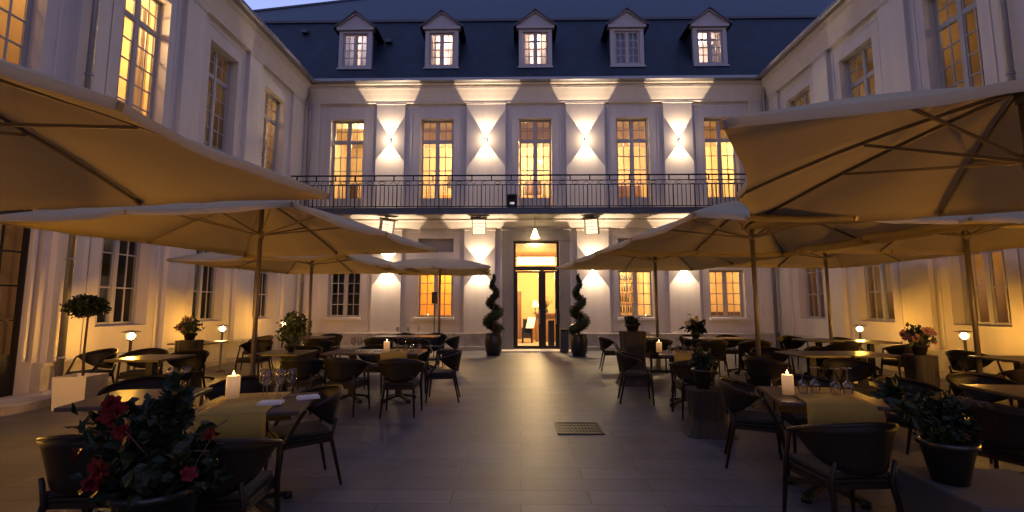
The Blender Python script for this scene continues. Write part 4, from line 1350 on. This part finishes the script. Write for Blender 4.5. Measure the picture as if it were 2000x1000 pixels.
# shrubs at the back left corner and the white orchid on the right table
potted('potted_shrub', -6.0, 12.6, 0.0, 'loose green shrub in a pot at the back left corner of the courtyard', 0.24, 0.42, (0.42,0.4,0.45), 900, 0.085, seed=51, cat='potted plant', lf='leaf2', stems=14, lift=0.1)
rng = random.Random(61)
t = empty('orchid', (3.85, 10.55, 0.75), 0, 'white flower arrangement standing on a table near the third right parasol', 'flowers')
b = MB(); b.lathe([(0,0),(0.07,0),(0.10,0.10),(0.08,0.18),(0.07,0.18),(0,0.16)], (0,0,0), 18); b.build('vase', M['pot'], t)
c = MB(); leaves(c, blob_pts((0.02,0,0.24), (0.20,0.16,0.12), 160, rng, 0.2), 0.12, 0.3, rng, 0.3); c.build('foliage', M['leaf'], t)
for k in range(9):
    f = MB(); petals(f, (rng.uniform(-0.2,0.05), rng.uniform(-.1,.1), rng.uniform(0.3,0.52)), 0.06, rng); f.build('flower', M['white'], t)

# drain grate in the paving
t = empty('drain_grate', (0.69, 5.81, 0.0), 0, 'square dark iron drain grate set in the aisle paving', 'grate')
b = MB(); b.box(-0.27,0.27,-0.27,-0.24,0.001,0.012); b.box(-0.27,0.27,0.24,0.27,0.001,0.012); b.box(-0.27,-0.24,-0.24,0.24,0.001,0.012); b.box(0.24,0.27,-0.24,0.24,0.001,0.012); b.build('frame', M['grate'], t)
b = MB()
for k in range(12): x = -0.22+0.04*k; b.box(x-0.010, x+0.010, -0.24, 0.24, 0.003, 0.010)
for y_ in (-0.12, 0, 0.12): b.box(-0.24,0.24,y_-0.008,y_+0.008,0.002,0.009)
b.build('bars', M['grate'], t)
b = MB(); b.quad((-0.24,-0.24,0.002),(0.24,-0.24,0.002),(0.24,0.24,0.002),(-0.24,0.24,0.002)); b.build('pit_dark', M['black'], t)  # flat black sheet stands for the darkness under the bars

# ============================================================ LAYOUT
# near left group
table(-1.92, 3.50, 14, 'bistro table with mustard runner and candle in the left foreground')
table(-2.95, 3.72, 12, 'bistro table behind the red flowers, left of the candle table')
runner(-1.98, 3.50, 14, 0.42, 'mustard runner hanging over the front of the left candle table')
chair(-2.42, 2.85, 6, 'armchair seen from behind at the left edge, left of the red flowers')
chair(-1.70, 2.78, 8, 'armchair seen from behind between the red flowers and the runner')
chair(-2.05, 1.42, 190, 'armchair back cropped at the bottom left corner')
chair(-2.62, 4.42, 186, 'armchair facing the camera behind the left candle, wide curved back')
chair(-1.82, 4.02, 128, 'armchair on the aisle side of the left candle table, turned sideways')
chair(-3.55, 4.45, 200, 'armchair behind the far corner of the left foreground tables')
candle(-2.18, 3.62, 0.756, 'thick lit candle on the left foreground table', 0.17, 0.047)
for k, (dx, dy) in enumerate(((-0.07,0.08),(0,0),(0.03,0.11),(0.09,0.03),(0.13,0.12))):
    glass(-1.92+dx, 3.62+dy, 0.756, nth(k, 5)+' of the wine glasses grouped right of the left foreground candle', True, 'glasses beside the left foreground candle')
napkin(-1.78, 3.42, 0.757, 10, 'folded white napkin at the front of the left candle table')
napkin(-1.62, 3.66, 0.751, 30, 'folded white napkin at the right edge of the left candle table')
for k, (dx, dy) in enumerate(((0,0),(0.04,0.10),(0.09,0.02))):
    glass(-2.82+dx, 3.85+dy, 0.75, nth(k, 3)+' of the wine glasses above the red flowers', True, 'glasses above the red flowers')
# middle left group
table(-2.62, 7.45, 0, 'bistro table in the middle left row, left half of the pair with candle')
table(-1.88, 7.45, 0, 'bistro table in the middle left row, right half with upturned glasses')
table(-3.62, 7.30, 0, 'bistro table in the middle left row near the second parasol pole')
chair(-3.05, 6.72, 2, 'armchair seen from behind, first from the left in the middle row')
chair(-2.40, 6.62, -4, 'armchair seen from behind, second in the middle left row')
chair(-1.62, 6.55, 3, 'armchair seen from behind nearest the aisle in the middle left row')
chair(-1.22, 7.50, 95, 'armchair at the aisle end of the middle left tables, turned sideways')
chair(-2.55, 8.20, 178, 'armchair facing the camera behind the middle left candle table')
chair(-1.85, 8.25, 184, 'armchair facing the camera behind the upturned glasses on the left')
chair(-3.70, 8.05, 172, 'armchair facing the camera beyond the leafy middle left table')
candle(-2.05, 7.30, 0.75, 'lit candle on the middle left table near the aisle', 0.16, 0.045)
for k in range(4):
    glass(-1.90+0.11*k, 7.40+0.02*(k % 2), 0.75, nth(k, 4)+' of the upturned wine glasses right of the middle left candle', False, 'upturned glasses on the middle left table')
for k in range(2):
    glass(-2.62+0.10*k, 7.45, 0.75, nth(k, 2)+' of the wine glasses at the left end of the middle left tables', True, 'upright glasses on the middle left table')
runner(-1.88, 7.45, 0, 0.40, 'mustard runner on the middle left table near the aisle')
napkin(-2.20, 7.42, 0.75, 0, 'white napkin beside the middle left candle')
potted('table_plant', -3.55, 7.35, 0.75, 'small leafy table plant on the middle left table near the pole', 0.06, 0.09, (0.13,0.12,0.10), 160, 0.045, seed=71, cat='plant', lf='leaf2')
# back left group
table(-3.05, 11.2, 0, 'far left row bistro table, left half of the pair under the small parasol')
table(-2.30, 11.2, 0, 'far left row bistro table nearest the aisle')
chair(-3.15, 10.55, 0, 'armchair seen from behind at the far left pair of tables, left one')
chair(-2.30, 10.50, 0, 'armchair seen from behind at the far left pair of tables, right one')
chair(-1.72, 11.15, 92, 'armchair at the aisle end of the far left tables')
chair(-2.95, 11.95, 180, 'armchair facing the camera behind the far left tables, left one')
chair(-2.15, 11.95, 180, 'armchair facing the camera behind the far left tables, right one')
for k in range(3): glass(-2.9+0.25*k, 11.2, 0.75, nth(k, 3)+' of the wine glasses on the far left pair of tables', True, 'glasses on the far left tables')
table(-4.75, 10.9, 0, 'bistro table in front of the dark ground window at the back left')
chair(-4.70, 11.65, 182, 'armchair with round back before the dark ground window')
chair(-4.35, 10.25, 10, 'armchair seen from behind by the dark ground window table')
chair(-6.05, 10.9, 150, 'lone armchair between the lamp posts by the left wing')
# left wing side
table(-5.10, 6.55, 0, 'bistro table under the second left parasol near the lamp post')
chair(-5.95, 7.45, 196, 'armchair against the left wing behind the white planter')
chair(-6.72, 7.40, 165, 'armchair next to the ball tree trunk by the left wing')
chair(-5.15, 7.25, 184, 'armchair facing the camera between the first two lamp posts')
table(-6.30, 9.25, 0, 'bistro table close to the left wing windows')
chair(-5.30, 9.45, 175, 'armchair behind the narrow pedestal on the left')
# near right group
table(2.36, 3.86, -14, 'bistro table with mustard runner and candle in the right foreground')
runner(2.38, 3.86, -14, 0.44, 'mustard runner hanging over the front of the right candle table')
chair(2.18, 4.55, -112, 'armchair on the aisle side of the right candle table, turned sideways')
chair(2.05, 3.20, 4, 'armchair seen from behind in the right foreground')
chair(2.75, 4.62, 170, 'armchair facing the camera beyond the right candle table')
candle(2.12, 3.86, 0.756, 'thick lit candle on the right foreground table', 0.155, 0.042)
for k in range(4):
    glass(2.26+0.11*k, 3.90+0.05*(k % 2)-0.03*k, 0.756, nth(k, 4)+' of the upturned wine glasses right of the right foreground candle', False, 'upturned glasses on the right foreground table')
# right edge group
table(4.30, 4.05, -6, 'bistro table cut by the right edge of the view')
chair(3.72, 4.55, 205, 'armchair leaning in behind the right foreground pot plant')
chair(4.62, 4.82, 176, 'armchair facing the camera at the right edge of the view')
chair(3.62, 3.62, -70, 'armchair between the pot plant and the right edge table')
# second right group
table(2.45, 7.20, -18, 'bistro table with candle and upturned glasses beyond the low pedestal')
chair(1.78, 7.42, -98, 'armchair on the aisle side of the second right table')
chair(2.32, 6.48, -6, 'armchair seen from behind at the second right table')
chair(2.75, 7.95, 172, 'armchair facing the camera behind the second right table')
candle(2.13, 7.38, 0.75, 'lit candle on the second right table beside the aisle', 0.15, 0.042)
for k in range(5):
    glass(2.28+0.10*k, 7.32-0.03*k, 0.75, nth(k, 5)+' of the upturned wine glasses on the second right table', False, 'upturned glasses on the second right table')
runner(2.50, 7.18, -18, 0.40, 'mustard runner on the second right table')
table(4.35, 7.25, 0, 'bistro table under the second right parasol beside its pole')
table(5.10, 7.25, 0, 'bistro table right of the second right parasol pole')
chair(4.25, 6.20, 178, 'armchair left of the first right lamp post')
chair(4.15, 7.95, 180, 'armchair facing the camera behind the second right parasol pole')
chair(5.05, 7.98, 176, 'armchair behind the table between the right lamp posts')
chair(3.45, 6.75, -60, 'armchair turned sideways left of the second right parasol pole')
# back right group
table(2.75, 11.0, 0, 'far right row bistro table nearest the aisle, with a candle')
table(4.05, 10.65, -4, 'far right row bistro table with the white flowers')
table(4.85, 10.60, -4, 'far right row bistro table right of the white flowers')
chair(2.10, 11.0, -94, 'armchair at the aisle end of the far right tables')
chair(2.95, 10.35, 0, 'armchair seen from behind at the far right table nearest the aisle')
chair(3.95, 9.95, 2, 'armchair seen from behind at the far right flower table')
chair(4.80, 9.90, -4, 'armchair seen from behind right of the flower table')
chair(2.90, 11.75, 182, 'armchair facing the camera behind the far right aisle table')
chair(4.10, 11.40, 178, 'armchair facing the camera behind the far right flower table')
chair(4.95, 11.35, 180, 'armchair facing the camera right behind the far right flower table')
candle(2.48, 10.95, 0.75, 'lit candle on the far right table nearest the aisle', 0.16, 0.045)
for k in range(3): glass(2.70+0.11*k, 10.95, 0.75, nth(k, 3)+' of the wine glasses on the far right aisle table', False, 'glasses on the far right aisle table')
table(6.30, 10.2, 0, 'bistro table by the right wing under the far parasol')
table(7.05, 9.75, 0, 'bistro table against the right wing under the far parasol')
chair(6.25, 9.45, 3, 'armchair seen from behind by the right wing, left one')
chair(7.10, 9.05, -3, 'armchair seen from behind by the right wing, right one')
chair(6.20, 10.95, 180, 'armchair facing the camera by the right wing, left one')
chair(7.05, 10.45, 180, 'armchair facing the camera by the right wing, right one')
table(6.75, 6.60, 0, 'bistro table under the parasol by the amber window')
chair(6.05, 5.95, 20, 'armchair beside the second right lamp post')
chair(6.85, 7.35, 178, 'armchair facing the camera below the amber window')
chair(7.45, 6.55, 92, 'armchair against the wall below the amber window')
